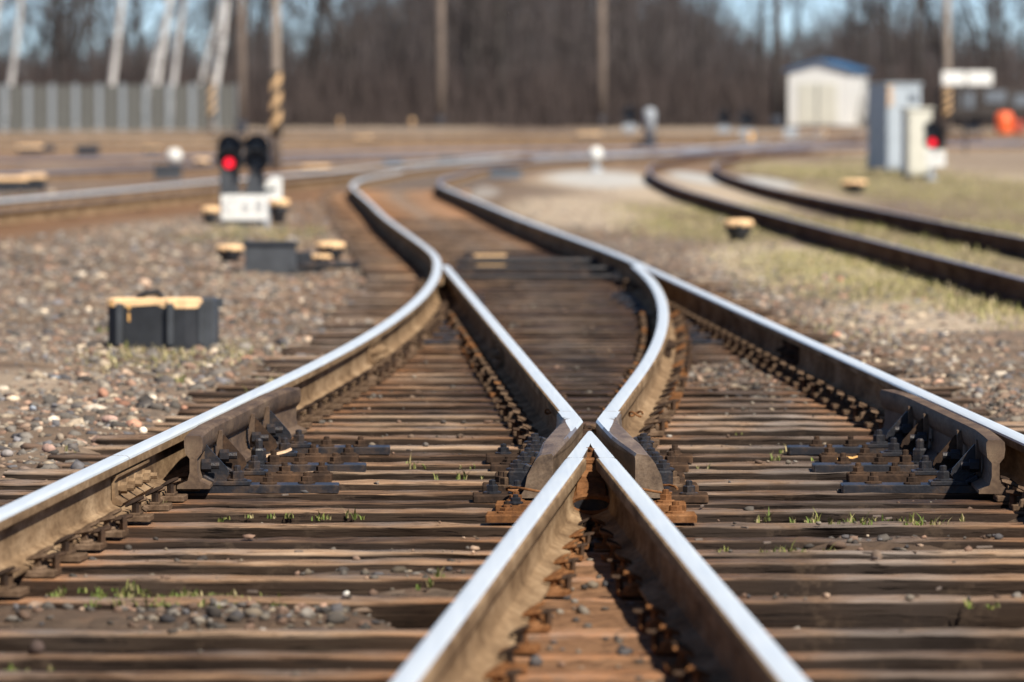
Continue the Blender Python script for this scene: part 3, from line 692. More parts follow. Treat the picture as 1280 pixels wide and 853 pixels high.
# wing rails
def wing(sgn):
    mb = MB(); rings = []
    st = [22.75, 22.5, 22.3, 22.2, 22.12, 22.03, 21.9, 21.75, 21.6, 21.45, 21.3, 21.15, 21.0, 20.85, 20.7, 20.55, 20.42, 20.3, 20.22]
    for d in st:
        if sgn < 0:
            g = nx_right(d); v = nx_left(d) - .048                 # straight left rail line / parallel of the V left side
            inn = min(g, v)
        else:
            g = nx_left(d); v = nx_right(d) + .048
            inn = max(g, v)
        fl = np.clip((21.1 - d) / .8, 0, 1) ** 1.4 * (.022 if sgn < 0 else .048)
        inn = inn + sgn * fl
        w = .0735 + .010 * np.clip((22.4 - d) / .6, 0, 1) - .030 * np.clip((20.8 - d) / .5, 0, 1)
        bulge = .018 + .032 * np.clip((22.6 - d) / .5, 0, 1)
        zt = -.022 * np.clip((21.2 - d) / .9, 0, 1) ** 1.5
        wb = w * (1 if d > 22.25 else (.62 if d > 22.15 else .88 * np.clip((d - 21.2) / .9, .05, 1)))   # polished share
        s = sgn
        rings.append([(inn, d, -.18), (inn + s * .002, d, -.045), (inn, d, -.035), (inn, d, -.01 + zt), (inn + s * .006, d, zt), (inn + s * max(wb, .012), d, zt - .0005), (inn + s * (w - .006), d, zt - .002 - .004 * (d < 22.2)), (inn + s * (w + .004), d, zt - .014),
                      (inn + s * (w + bulge * .35), d, -.055), (inn + s * (w + bulge * .8), d, -.10), (inn + s * (w + bulge), d, -.15), (inn + s * (w + bulge + .02), d, -.18)])
    def sta(i, k, m_):
        if k == 4: return 1 if st[i] > 21.4 else (2 if st[i] > 20.9 else 0)
        if k == 3: return 1 if 22.3 > st[i] > 21.7 else (2 if 21.7 >= st[i] > 21.1 else 0)
        if k == 5: return 1 if st[i] > 22.25 else 0
        return 0
    mb.loft(rings, 0, sta=sta)
    o = fbuild(mb, 'wing_rail', ['cast', 'steel', 'steel_dull'])
    return o
wing(-1); wing(1)
mb = MB(); mb.box((cx(21.6), 22.3, -.075), (.055, .5, .03), 0, 0, .004); mb.box((cx(21.6), 21.85, -.10), (.12, .10, .08), 0, 0, .004)
mb.box((cx(21.3), 21.2, -.165), (.36, 2.2, .03), 0, 0, .004)
fbuild(mb, 'throat_block', 'rust_dark')
# red bead added to paint a red glint under the bridge
o = MB(); pr = at(741, 623, -.15); o.lathe((pr.x, pr.y, -.15), [(.001, 0), (.006, .004), (.005, .011), (.001, .014)], 7); o = o.build('red_glint', 'orange'); o.data.materials[0] = mk_lamp('red_glint_colour', (.9, .01, .03), .0)
tag(o, 'tiny red bead added as a painted glint under the crossing bridge inside the V', 'glint')

# plates and bolts at the crossing
def chair_plate(x0, x1, d, bolts, lab, name='slide_plate', mat='rust_dark', w=.17, group='plates bolted beneath the crossing'):
    c = ((x0 + x1) / 2, d, -.190); t = empty(name, c); tag(t, lab, 'base plate', group)
    m1 = MB(); m1.box((0, 0, 0), (x1 - x0, w, .026), random.uniform(-.02, .02), 0, .004); m1.build('plate', mat, t)
    for (bx, by, r, h, mt) in bolts:
        m2 = MB(); m2.bolt((bx - c[0], by, .012), r, h); m2.build('bolt', mt, t)
    return t
fd = [dd for dd in near_d if 19.3 < dd < 23.2]
for i, d in enumerate(fd):
    for s in (-1, 1):
        base = (nx_left(d) if d < 21.6 else nx_right(d)) if s < 0 else (nx_right(d) if d < 21.6 else nx_left(d))
        base = nx_left(d) - .10 if (s < 0 and d < 21.6) else (nx_right(d) - .09 if s < 0 else (nx_right(d) + .10 if d < 21.6 else nx_left(d) + .09))
        if d < 20: base = nx_left(d) if s < 0 else nx_right(d)
        outw = .27 if d > 20 else .26
        x0, x1 = (base - outw, base + .04) if s < 0 else (base - .04, base + outw)
        q = [.11, .20] if d > 20 else [.19]
        bl = []
        for j, uu in enumerate(q):
            bl.append((base + s * uu, random.uniform(-.05, .05), .020, random.uniform(.022, .045), random.choice(['oily', 'rust_dark']) if d > 20 else 'rust_orange'))
            if random.random() < .45: bl.append((base + s * uu, random.uniform(.04, .07) * random.choice([-1, 1]), .016, random.uniform(.02, .04), random.choice(['oily', 'rust_dark'])))
        chair_plate(x0, x1, d, bl, ('rusty plate with dark bolts left of the crossing wing' if s < 0 else 'rusty plate with dark bolts right of the crossing wing') if d > 20 else (('nearer' if i == 0 else 'farther') + ' broad brown plate with one bolt ' + ('left' if s < 0 else 'right') + ' of the V'),
                    mat='rust_dark' if d > 20 else 'rust_orange', w=.19, group=None if d < 20 else ('plates left of the crossing' if s < 0 else 'plates right of the crossing'))
# clamp blocks against the wing rails
for s in (-1, 1):
    for k, d in enumerate((20.7, 21.15, 21.45, 21.95, 22.45)):
        w_in = min(nx_right(d), nx_left(d) - .048) if s < 0 else max(nx_left(d), nx_right(d) + .048)
        x = w_in + s * .165
        t = empty('clamp_block', (x, d, -.17)); tag(t, 'oily black clamp block with upright bolts on the ' + ('left' if s < 0 else 'right') + ' side of the crossing', 'clamp', ('left' if s < 0 else 'right') + ' clamps of the crossing')
        m1 = MB(); m1.box((0, 0, .03), (.085, .10, .06), .1 * s, 0, .006); m1.box((-s * .035, 0, .065), (.05, .07, .022), 0, 0, .004, tilt=-s * .4); m1.build('block', 'rust_dark' if k % 2 else 'oily', t)
        m2 = MB(); m2.bolt((s * .012, 0, .06), .025, .030); m2.build('bolt', 'oily', t)
        m3 = MB(); m3.bolt((s * .05, random.uniform(-.04, .04), .0), .022, .05); m3.build('bolt', 'tie_brown', t)
# wire loops beside the wings
for s, (px, py) in ((-1, (690, 515)), (1, (795, 518)), (-1, (668, 612)), (1, (812, 612))):
    p = at(px, py, -.05 if py < 560 else -.15); m1 = MB()
    rr = .028 if py < 560 else .10
    m1.tube([(rr * math.cos(t), rr * .9 * math.sin(t), .01 * math.sin(2 * t)) for t in np.linspace(0, 5.6, 16)], .0045, 6)
    o = m1.build('wire_loop', 'rust_orange'); o.location = p
    tag(o, f"rusty wire loop {'hooked on' if py < 560 else 'lying beside'} the {'left' if s < 0 else 'right'} wing rail", 'wire')

# ------------------------------------------------------------------ check rails
CPROF = [(-.060, -.18), (-.060, -.168), (-.022, -.150), (-.014, -.12), (-.014, -.07), (-.030, -.05), (-.034, -.02), (-.034, .004), (-.028, .014), (.024, .014), (.032, .006), (.034, -.02), (.030, -.05), (.014, -.07), (.014, -.12), (.022, -.150), (.060, -.168), (.060, -.18)]
def check_rail(s):
    # s=+1: left check rail (stands right of the left rail); s=-1: right one
    d0, d1 = (20.72, 24.5) if s > 0 else (20.45, 24.3)
    dd = rows(d0, d1, .18)
    g = lines(dd)[0] if s > 0 else lines(dd)[3]
    fl = .034 * np.clip((d0 + .75 - dd) / .75, 0, 1) ** 1.3 + .04 * np.clip((dd - d1 + .6) / .6, 0, 1) ** 1.3
    xx = g + s * (.044 + .034 + fl)
    seg = [0] * 18; seg[8] = 1 if s > 0 else 0
    o = sweep_rail('check_rail', xx, dd, 0, CPROF, seg, ('check_rust', 'check_rust'), z=0)
    side = 'left' if s > 0 else 'right'
    tag(o, f"tall rusty check rail bolted beside the {side} outer rail", 'check rail')
    sl = [q for q in near_d if 20.9 < q < 23.6]
    br = sl
    for k, q in enumerate(br):
        gx = float(lines(q)[0] if s > 0 else lines(q)[3])
        # long base plate
        x0, x1 = gx - s * .10, gx + s * (.62 if k % 2 == 0 else .54)
        t = empty('base_plate', ((x0 + x1) / 2, q, -.192)); tag(t, f"oily base plate with square nuts under the {side} check rail", 'base plate', f"base plates of the {side} check rail")
        m1 = MB(); m1.box((0, 0, 0), (abs(x1 - x0), .155, .030), 0, 0, .004); m1.build('plate', 'rust_dark' if k % 2 else 'oily', t)
        for bx in (.36, .50):
            m2 = MB(); m2.bolt((gx + s * bx - (x0 + x1) / 2, random.uniform(-.03, .03), .014), .019, .035); m2.build('bolt', 'rust_dark', t)
        if k == 2:
            m2 = MB(); m2.bolt((gx + s * .20 - (x0 + x1) / 2, .02, .014), .026, .09); m2.build('bolt', 'oily', t); m2 = MB(); m2.bolt((gx + s * .26 - (x0 + x1) / 2, -.03, .014), .020, .05); m2.build('bolt', 'rust_dark', t)
            continue
        # bracket: upright web plate, triangular gusset, foot, bolts
        bx = gx + s * (.044 + .034 + .018)
        t = empty('bracket', (bx, q - .02, -.177)); tag(t, f"black triangular bracket bracing the {side} check rail", 'bracket', f"brackets of the {side} check rail")
        m1 = MB(); m1.loft([[(s * .026, yy, .0), (s * .012, yy, .03), (s * .008, yy, .12), (s * .018, yy, .165), (s * .030, yy, .165), (s * .028, yy, .03)] for yy in (-.028, .028)], 0); m1.build('upright', 'check_rust', t)
        m1 = MB()
        m1.loft([[(s * .024, y2, .012), (s * .022, y2, .146), (s * .034, y2, .146), (s * .112, y2, .058), (s * .120, y2, .035), (s * .105, y2, .012)] for y2 in (.012, .024)], 0)
        m1.build('gusset', 'rust_dark' if k % 2 else 'oily', t)
        m1 = MB(); m1.box((s * .105, 0, .006), (.19, .12, .014), 0, 0, .003); m1.box((s * .045, -.0, .018), (.05, .12, .02), 0, 0, .004, tilt=s * .5); m1.build('foot', 'oily', t)
        m1 = MB(); m1.bolt((s * .150, -.012, .012), .022, .05); m1.build('bolt', 'oily', t)
        m1 = MB(); m1.tube([(s * .02, -.028, .07), (s * .055, -.028, .07)], .024, 6); m1.tube([(s * .05, -.028, .07), (s * .085, -.028, .07)], .014, 8); m1.build('bolt', 'oily', t)
    return o
check_rail(1); check_rail(-1)

# ------------------------------------------------------------------ joints
def fishplate(d, side_fn, s, L=.8, lab='', mat='rail_rust', nb=3):
    """s: side of the rail the bar is bolted on"""
    x = float(side_fn(d)); x2 = float(side_fn(d + .5)); rz = -math.atan2(x2 - x, .5)
    t = empty('fishplate', (x, d, 0), rz); tag(t, lab, 'fishplate')
    m1 = MB(); pr = [(.012, -.150), (.045, -.156), (.052, -.145), (.024, -.125), (.022, -.072), (.034, -.058), (.034, -.050), (.012, -.052)]
    m1.loft([[(s * u, yy, w) for u, w in pr] for yy in (-L / 2, L / 2)], 0); m1.build('bar', mat, t)
    for k in range(nb):
        yy = -L / 2 + L * (k + .5) / nb; m2 = MB(); m2.tube([(s * .022, yy, -.10), (s * .030, yy, -.10)], .024, 10); m2.tube([(s * .03, yy, -.10), (s * .052, yy, -.10)], .020, 6); m2.tube([(s * .05, yy, -.10), (s * .075, yy, -.10)], .011, 8)
        m2.build('bolt', mat, t)
fishplate(JT + .15, lambda d: lines(d)[0] - H, 1, .9, 'rusty fishplate with four nuts under the open joint of the left rail', 'rail_rust', 4)
fishplate(31.2, lambda d: lines(d)[0] - H, 1, .9, 'fishplate on the left curved rail where it begins to bend', 'rail_rust')
fishplate(30.8, lambda d: lines(d)[1] - H, -1, .9, 'fishplate on the straight inner rail between crossing and switch', 'rail_rust')
fishplate(31.0, lambda d: lines(d)[3] + H, -1, .9, 'dark fishplate on the right outer rail past the switch heel', 'rust_dark')
fishplate(32.0, lambda d: lines(d)[2] + H, 1, .9, 'fishplate on the outer side of the curved inner rail', 'rust_dark')

# ------------------------------------------------------------------ tie plates with spikes
def make_tie(mt='rust_orange'):
    t = empty('tie_plate', (0, 0, 0))
    m1 = MB(); m1.box((0, 0, .006), (.31, .15, .018), 0, 0, .003); m1.box((.102, 0, .019), (.035, .13, .012), 0, 0, .003); m1.box((-.102, 0, .019), (.035, .13, .012), 0, 0, .003); m1.build('plate', mt, t)
    for (x, y, tl, up) in ((.094, .040, .5, .03), (.090, -.045, -.3, .012), (-.094, -.035, .2, .02), (-.092, .048, -.5, .03), (.135, .01, .8, .012)):
        m2 = MB(); z0 = .012; sg = 1 if x > 0 else -1
        m2.box((x + sg * .012, y, z0 + .02), (.018, .018, .05), tl)
        m2.loft([[(x - sg * .022 + q * .062 * sg, y + (c_ * .5) * (.040 - abs(q - .45) * .03) + tl * .02 * q, z0 + .034 + up * q + zz * (1 - abs(q - .5))) for c_, zz in ((-1, .0), (-.7, .013), (.7, .015), (1, 0), (.6, -.006), (-.6, -.006))] for q in (0, .35, .7, 1)], 0)
        m2.build('spike', 'rust_dark' if x > .1 or y > .045 else mt, t)
    m3 = MB(); m3.tube([(-.085, .115, .0), (-.06, .115, .016), (0, .112, -.006), (.07, .115, .018), (.10, .12, .038), (.125, .12, .03), (.13, .12, .012)], .011, 6); m3.build('anchor_clip', mt, t)
    return t
tie = make_tie(); tie_b = make_tie('tie_brown'); bpy.context.view_layer.update(); reg(tie); reg(tie_b); firsts = set(); count = 0
def put_tie(x, d, rz, lab, grp):
    global count
    P0 = tie_b if 'outer' in lab or ('inner' in lab and random.random() < .7) else tie
    t = P0 if P0.name not in firsts else copy_tree(P0); firsts.add(P0.name); count += 1
    sc_ = .72 if ('of the V' in lab and d > 16.5) else (.85 if 'of the V' in lab else 1.0); t.scale = (sc_, sc_, sc_)
    t.location = (x, d, float(zr(d)) - .197); t.rotation_euler = (0, 0, rz + random.uniform(-.05, .05) + (math.pi if random.random() < .5 else 0)); tag(t, lab, 'tie plate', grp)
for d in main_d:
    if d > 46: continue
    L4 = [float(q) for q in lines(d)]; spec = [(0, L4[0] - H, 'rusty tie plate and spikes holding the left outer rail', 'tie plates of the left outer rail'), (3, L4[3] + H, 'rusty tie plate and spikes holding the right outer rail', 'tie plates of the right outer rail')]
    if d < 19.3: spec += [(2, L4[2] + H, 'rusty tie plate and spikes holding the left leg of the V', 'tie plates of the V left leg'), (1, L4[1] - H, 'rusty tie plate and spikes holding the right leg of the V', 'tie plates of the V right leg')]
    elif d > 23.1 and off(d) > .30: spec += [(1, L4[1] - H, 'rusty tie plate and spikes holding the straight inner rail', 'tie plates of the straight inner rail'), (2, L4[2] + H, 'rusty tie plate and spikes holding the curved inner rail', 'tie plates of the curved inner rail')]
    for k, x, lab, grp in spec:
        if abs(x) > .0905 * d + .3: continue
        x2 = float(lines(d + .5)[k]); rz = -math.atan2(x2 - float(lines(d)[k]), .5)
        put_tie(x, d, rz, lab, grp)
print('ties', count)

# ------------------------------------------------------------------ switch rods
def rod(px0, px1, py, r, name, lab, dz=-.13, mat='oily', z2=None):
    a = at(px0, py, dz); b = at(px1, py, dz); m1 = MB(); m1.tube([(0, 0, 0), ((b.x - a.x) * .5, 0, .004), (b.x - a.x, 0, 0)], r, 8)
    m1.box((.03, 0, 0), (.07, .06, .05), 0, 0, .004); m1.box((b.x - a.x - .03, 0, 0), (.07, .06, .05), 0, 0, .004)
    o = m1.build(name, mat); o.location = a; tag(o, lab, 'switch rod'); return o
rod(572, 782, 327, .030, 'switch_rod', 'thick black rod joining the two switch blades at the far side')
rod(570, 775, 336, .022, 'switch_rod', 'thinner black rod running between the switch blades in front of the thick one')
rod(565, 775, 346, .018, 'switch_rod', 'slim dark bar crossing between the blades nearest the camera')
rod(372, 448, 332, .032, 'drive_rod', 'dark drive rod reaching from the point machine to the rail', -.13)
a = at(613, 334, -.19); mb = MB(); mb.box((0, 0, .05), (.27, .3, .10), 0, 0, .01); mb.box((0, 0, .108), (.29, .32, .014), 0, 0, .003)
o = mb.build('rod_cover', 'band_tan'); o.location = a; tag(o, 'tan sheet metal cover over the switch rod between the rails', 'cover')
a = at(584, 334, -.19); mb = MB(); mb.box((0, 0, .06), (.05, .12, .12), 0, 0, .01); mb.bolt((0, 0, .12), .015, .03); o = mb.build('rod_bracket', 'oily'); o.location = a; tag(o, 'small black lug beside the tan rod cover', 'bracket')
for k in range(9):                                     # slide chairs beneath the blades
    d = 34.6 + k * 1.12
    for s in (0, 1):
        x = float(lines(d)[0 if s == 0 else 3]); w = .30 + float(off(d)) * .3
        t = MB(); t.box((0, 0, 0), (w, .15, .024), 0, 0, .004); t.box(((.5 - s) * .2, 0, .018), (.10, .10, .016), 0, 0, .004); o = t.build('slide_chair', 'oily'); o.location = (x + (.16 if s == 0 else -.16), d, -.189)
        tag(o, 'greasy black slide chair under the ' + ('left' if s == 0 else 'right') + ' switch blade', 'slide chair', ('left' if s == 0 else 'right') + ' slide chairs')

# ------------------------------------------------------------------ trackside boxes
def lid_stand(px, py, w, h, lab, stem=True):
    """round yellow lid over a dark bowl on a stem"""
    p = at(px, py, G); sc = F / p.y; r = w / sc / 2; hh = h / sc
    t = empty('cable_stand', p); tag(t, lab, 'cable box')
    m1 = MB(); m1.lathe((0, 0, 0), [(r * .66, -.05), (r * .60, hh * .3), (r * .88, hh * .5), (r * .92, hh * .72)], 18); m1.build('bowl', 'black', t, True)
    m2 = MB(); m2.lathe((0, 0, 0), [(r, hh * .70), (r * 1.02, hh * .84), (r * .9, hh * .96), (r * .4, hh)], 18); m2.build('lid', 'yellow', t, True)
    m3 = MB(); m3.box((0, -r * 1.0, hh * .78), (r * .2, r * .2, hh * .16), 0, 0, r * .03); m3.build('clasp', 'black', t)
    return t
# ribbed black box
p = at(196, 431, G); t = empty('junction_box', p, R(-4)); tag(t, 'ribbed black iron box with peeling yellow lid standing in left gravel', 'junction box')
mb = MB()
ol = [(-.285, -.10), (-.235, -.14), (-.19, -.14), (-.18, -.125), (.07, -.125), (.08, -.145), (.12, -.145), (.13, -.125), (.19, -.125), (.25, -.09), (.27, -.03), (.27, .12), (.2, .17), (-.2, .17), (-.285, .1)]
mb.prism(ol, -.05, .255); mb.prism([(q[0] * 1.04, q[1] * 1.05) for q in ol], -.05, .02); mb.build('body', 'black', t)
for x, y in ((-.212, -.15), (.10, -.155), (.262, -.04)): mb = MB(); mb.box((x, y, .13), (.04, .03, .25), 0, 0, .006); mb.build('rib', 'slate', t)
mb = MB(); ring = [(q[0] * 1.03, q[1] * 1.04) for q in ol]; mb.loft([[(x, y, .2555 - random.choice([.004, .012, .022, .03])) for x, y in ring], [(x, y, .276) for x, y in ring], [(x * .93, y * .9, .284) for x, y in ring]], 0); mb.build('lid', 'yellow', t)
for x, z0, w in ((-.155, .17, .014), (-.155, .232, .018), (-.25, .25, .03)):
    mb = MB(); mb.box((x, -.128 if x > -.2 else -.135, z0), (w, .006, .05 if z0 < .2 else .03), 0, 0, .002); mb.build('paint_drip', 'orange_drip', t)
mb = MB(); mb.tube([(-.12, .02, .285), (-.06, .0, .315), (0, .0, .32)], .018, 8); mb.tube([(0, .0, .32), (.03, .02, .285)], .02, 8); mb.build('handle', 'black', t)
mb = MB(); mb.box((.30, .10, .115), (.11, .22, .34), 0, 0, .015); mb.box((.2, .20, .25), (.36, .03, .06), 0, 0, .006); mb.build('rear_housing', 'slate', t)
# point machine
p = at(338, 340, G); t = empty('point_machine', p, R(3)); tag(t, 'dark grey box of the point machine in the left gravel before the signal', 'point machine')
mb = MB(); mb.box((0, 0, .10), (.46, .55, .30), 0, 0, .012); mb.build('case', 'slate', t)
mb = MB(); mb.box((0, 0, .262), (.50, .59, .022), 0, 0, .006); mb.box((-.22, 0, .28), (.03, .3, .02), 0, 0, .004); mb.build('lid', 'black', t)
mb = MB(); mb.box((.30, 0, .08), (.14, .3, .20), 0, 0, .01); mb.box((.42, 0, .02), (.12, .2, .10), 0, 0, .01); mb.build('gearbox', 'black', t)
mb = MB(); 
for x in (-.21, .21): mb.box((x, -.28, .02), (.05, .03, .08), 0, 0, .005)
mb.build('bracket', 'slate', t)
lid_stand(287, 330, 36, 24, 'low yellow lidded cable box touching the left side of point machine')
lid_stand(413, 330, 38, 28, 'yellow lidded cable box right of point machine above the drive rod')
lid_stand(400, 334, 30, 16, 'smallest yellow lid beside the drive rod, lower of the two')
lid_stand(923, 304, 38, 30, 'round yellow lidded stand alone on the grass beside the right side track')
lid_stand(1067, 243, 34, 18, 'dark cable box with faded tan lid on grass before the cabinets')
lid_stand(263, 284, 24, 26, 'yellow lidded cable box just left of the twin dwarf signal')
lid_stand(348, 280, 28, 32, 'yellow lidded cable box just right of the twin dwarf signal')
lid_stand(252, 214, 22, 16, 'small tan lidded cable box left behind the twin signal at the rail')
def lowbox(px, py, w, h, mat, lid, lab, name='cable_box'):
    p = at(px, py, G); sc = F / p.y; t = empty(name, p); tag(t, lab, 'cable box'); W, Hh = w / sc, h / sc
    m1 = MB(); m1.box((0, 0, Hh * .4), (W, W * .7, Hh * .8), 0, 0, W * .04); m1.build('body', mat, t)
    m1 = MB(); m1.box((0, 0, Hh * .9), (W * 1.06, W * .76, Hh * .2), 0, 0, W * .05); m1.box((W * .3, 0, Hh * 1.02), (W * .1, W * .3, Hh * .08), 0, 0, W * .01); m1.build('lid', lid, t)
lowbox(14, 243, 40, 22, 'black', 'yellow', 'black cable box with yellow lid at the left edge of the yard')
lowbox(44, 242, 26, 24, 'black', 'yellow', 'narrow box with thick yellow lid right of the edge one')
lowbox(110, 196, 28, 14, 'pole_dark', 'black', 'flat black box between the left yard tracks under the fence')
lowbox(38, 194, 30, 12, 'pole_dark', 'yellow', 'dark box with tan lid far left between the yard tracks')
lowbox(210, 226, 34, 20, 'slate', 'black', 'dark slate box beside the rail left of the twin signal')
lowbox(60, 191, 18, 9, 'pole_dark', 'black', 'small dark box far left just right of the tan lidded one')
lowbox(492, 209, 24, 10, 'slate_blue', 'black', 'blue grey box on the ballast just above the bend of the rails')
lowbox(560, 206, 24, 10, 'slate_blue', 'black', 'second blue grey box above the bend, right of the first')
lowbox(632, 223, 40, 12, 'slate_blue', 'slate', 'long blue grey box inside the bend of the right rail')
lowbox(736, 178, 30, 12, 'pole', 'band_tan', 'brown box with tan lid between the far yard tracks')
lowbox(395, 219, 34, 12, 'pole', 'yellow', 'low tan lidded box behind the left side track right of the signal')
lowbox(190, 192, 20, 8, 'slate', 'band_tan', 'tiny tan topped box under the middle of the fence')
lowbox(455, 180, 22, 9, 'pole', 'band_tan', 'tan topped box on the far embankment before the thicket')
# white rounded lamp housing
p = at(218, 206, G); t = MB(); sc = F / p.y; r = 9 / sc; t.lathe((0, 0, 0), [(r * .5, -.05), (r * .5, .08), (r, .12), (r * 1.05, .30), (r * .8, .42), (r * .2, .46)], 14); o = t.build('white_housing', 'white', smooth=True); o.location = p; tag(o, 'white rounded housing standing above the dark box left of the signal', 'lamp housing')

# ------------------------------------------------------------------ signals
def text_on(s, size, loc, parent, mat, name='lettering', rz=0):
    c = bpy.data.curves.new(name, 'FONT'); c.body = s; c.size = size; c.extrude = .002; c.align_x = 'CENTER'; c.align_y = 'CENTER'
    o = bpy.data.objects.new(name, c); o.data.materials.append(M[mat]); col.objects.link(o)
    me = bpy.data.meshes.new_from_object(o.evaluated_get(bpy.context.evaluated_depsgraph_get())); bpy.data.objects.remove(o)
    o = bpy.data.objects.new(name, me); col.objects.link(o); o.rotation_euler = (math.pi / 2, 0, rz); o.location = loc; o.parent = parent
    if not me.materials: me.materials.append(M[mat])
def sig_head(t, x, z, y=0, lens=('glass_dark', 'glass_dark'), s=1.0, hw=.13):
    m1 = MB(); m1.loft([[(x + hw * s * math.cos(a) * .85, y + yy, z + .25 * s + (.24 * s) * math.copysign(abs(math.sin(a)) ** .6, math.sin(a))) for a in np.linspace(0, 2 * math.pi, 16, endpoint=False)] for yy in (-.08, .12)], 0)
    h = m1.build('head', 'black', t)
    for k, zz in enumerate((z + .36 * s, z + .13 * s)):
        m2 = MB(); m2.loft([[(x + .065 * s * math.cos(a) * q, y + yy, zz + .065 * s * math.sin(a) * q) for a in np.linspace(0, 2 * math.pi, 14, endpoint=False)] for yy, q in ((-.083, 1), (-.10, .75))], 0); m2.build('lens', lens[k], h)
        m3 = MB(); rr = (hw + .005) * s
        for q in range(9):
            a0 = math.pi * (-.12 + 1.24 * q / 9); a1 = math.pi * (-.12 + 1.24 * (q + 1) / 9)
            P_ = lambda a, y_, r_: (x + r_ * math.cos(a), y + y_, zz + r_ * math.sin(a))
            m3.loft([[P_(a0, -.08, rr), P_(a0, -.25, rr * .98), P_(a0, -.25, rr * .92), P_(a0, -.08, rr * .94)], [P_(a1, -.08, rr), P_(a1, -.25, rr * .98), P_(a1, -.25, rr * .92), P_(a1, -.08, rr * .94)]], 0)
        m3.build('hood', 'black', h)
    return h
p = at(306, 283, G); sc = F / p.y; t = empty('dwarf_signal', p); tag(t, 'twin-headed black dwarf signal with lit red lamp and white number plate', 'railway signal')
dx = 17.5 / sc; zh = 62 / sc
u_ = 1 / sc
sig_head(t, -19 * u_, 66 * u_, lens=('glass_dark', 'red_lamp'), s=50 * u_ / .5, hw=.185); sig_head(t, 15 * u_, 66 * u_, lens=('glass_dark', 'glass_dark'), s=50 * u_ / .5, hw=.185)
mb = MB(); mb.box((-19 * u_, 0, 50 * u_), (24 * u_, .16, 40 * u_), 0, 0, .012); mb.build('post', 'slate', t)
mb = MB(); mb.loft([[(x, y, z) for x, y, z in ((-2 * u_, q, 34 * u_), (26 * u_, q, 34 * u_), (24 * u_, q, 68 * u_), (6 * u_, q, 68 * u_))] for q in (-.06, .08)], 0); mb.build('post', 'slate', t)
mb = MB(); mb.box((0, .02, 6 * u_), (62 * u_, .16, 16 * u_), 0, 0, .01); mb.box((0, .05, 20 * u_), (60 * u_, .12, 42 * u_), 0, 0, .01); mb.build('base', 'grey_paint', t)
mb = MB()
mb.box((-19.3 * u_, -.115, 24 * u_), (19 * u_, .03, 31 * u_), 0, 0, .004); mb.box((9.6 * u_, -.115, 24 * u_), (38 * u_, .03, 31 * u_), 0, 0, .004)
pl = mb.build('number_plate', 'white', t)
text_on('C', 22 * u_, (-19.3 * u_, -.134, 24 * u_), pl, 'grey_mark'); text_on('6', 22 * u_, (1.5 * u_, -.134, 24 * u_), pl, 'grey_mark'); text_on('8', 22 * u_, (18 * u_, -.134, 24 * u_), pl, 'grey_mark')
mb = MB(); mb.loft([[(x, y, z) for x, y, z in ((22 * u_, q, 50 * u_), (35 * u_, q, 62 * u_), (46 * u_, q, 60 * u_), (46 * u_, q, 34 * u_), (22 * u_, q, 34 * u_))] for q in (.12, .15)], 0); sp = mb.build('side_plate', 'white', t)
mb = MB(); mb.loft([[(x, y, z) for x, y, z in ((24 * u_, q, 47 * u_), (36 * u_, q, 49 * u_), (40 * u_, q, 46 * u_), (34 * u_, q, 43 * u_), (24 * u_, q, 43 * u_))] for q in (.114, .12)], 0); mb.build('black_mark', 'black', sp)
mb = MB(); mb.box((0, .0, 86 * u_), (14 * u_, .05, 5 * u_), 0, 0, .004); mb.box((0, .0, 106 * u_), (14 * u_, .05, 5 * u_), 0, 0, .004); mb.build('cross_bar', 'black', t)

p = at(1166, 226, G); sc = F / p.y; u_ = 1 / sc; t = empty('dwarf_signal', p); tag(t, 'dwarf signal showing red before the cream cabinet on the right', 'railway signal')
sig_head(t, -1 * u_, 38 * u_, lens=('glass_dark', 'red_lamp'), s=37 * u_ / .5, hw=.15); sig_head(t, 8 * u_, 38 * u_, y=.2, s=30 * u_ / .5, hw=.15)
mb = MB(); mb.tube([(-2 * u_, 0, -.1), (-2 * u_, 0, 44 * u_)], 3.5 * u_, 10); mb.box((-2 * u_, 0, 1 * u_), (14 * u_, .3, 5 * u_), 0, 0, .01); mb.build('post', 'grey_paint', t)
mb = MB(); mb.box((3 * u_, -.06, 28 * u_), (24 * u_, .03, 20 * u_), 0, 0, .02); pl = mb.build('number_plate', 'white', t)
text_on('M10', 11 * u_, (3 * u_, -.078, 28 * u_), pl, 'grey_mark')
def small_signal(px, py, w, h, lab, plate=True, post='grey_paint'):
    p = at(px, py, G); sc = F / p.y; u_ = 1 / sc; t = empty('dwarf_signal', p); tag(t, lab, 'railway signal')
    sig_head(t, 0, h * .45 * u_, s=h * .55 * u_ / .5, hw=w * u_ / 2 / (h * .55 * u_ / .5) / .85)
    m1 = MB(); m1.tube([(0, 0, -.1), (0, 0, h * .5 * u_)], 2 * u_, 8); m1.build('post', post, t)
    if plate: m1 = MB(); m1.box((0, -.08, h * .28 * u_), (w * 1.1 * u_, .03, h * .22 * u_), 0, 0, .01); m1.build('plate', 'grey_paint', t)
small_signal(787, 170, 16, 36, 'dark dwarf signal with white plate beside the pale post in mid yard')
small_signal(905, 171, 15, 32, 'dark dwarf signal over pale plate, left of the pair before the thicket')
small_signal(933, 176, 18, 36, 'dark dwarf signal over pale plate, right of the pair before the thicket')
p = at(812, 184, G); sc = F / p.y; u_ = 1 / sc; t = empty('marker_post', p); tag(t, 'pale grey rounded post with dark foot in the middle of the yard', 'post')
mb = MB(); mb.lathe((0, 0, 0), [(7 * u_, 12 * u_), (7.5 * u_, 38 * u_), (8 * u_, 44 * u_), (5 * u_, 48 * u_), (1 * u_, 49 * u_)], 12); mb.build('shaft', 'grey_paint', t, True)
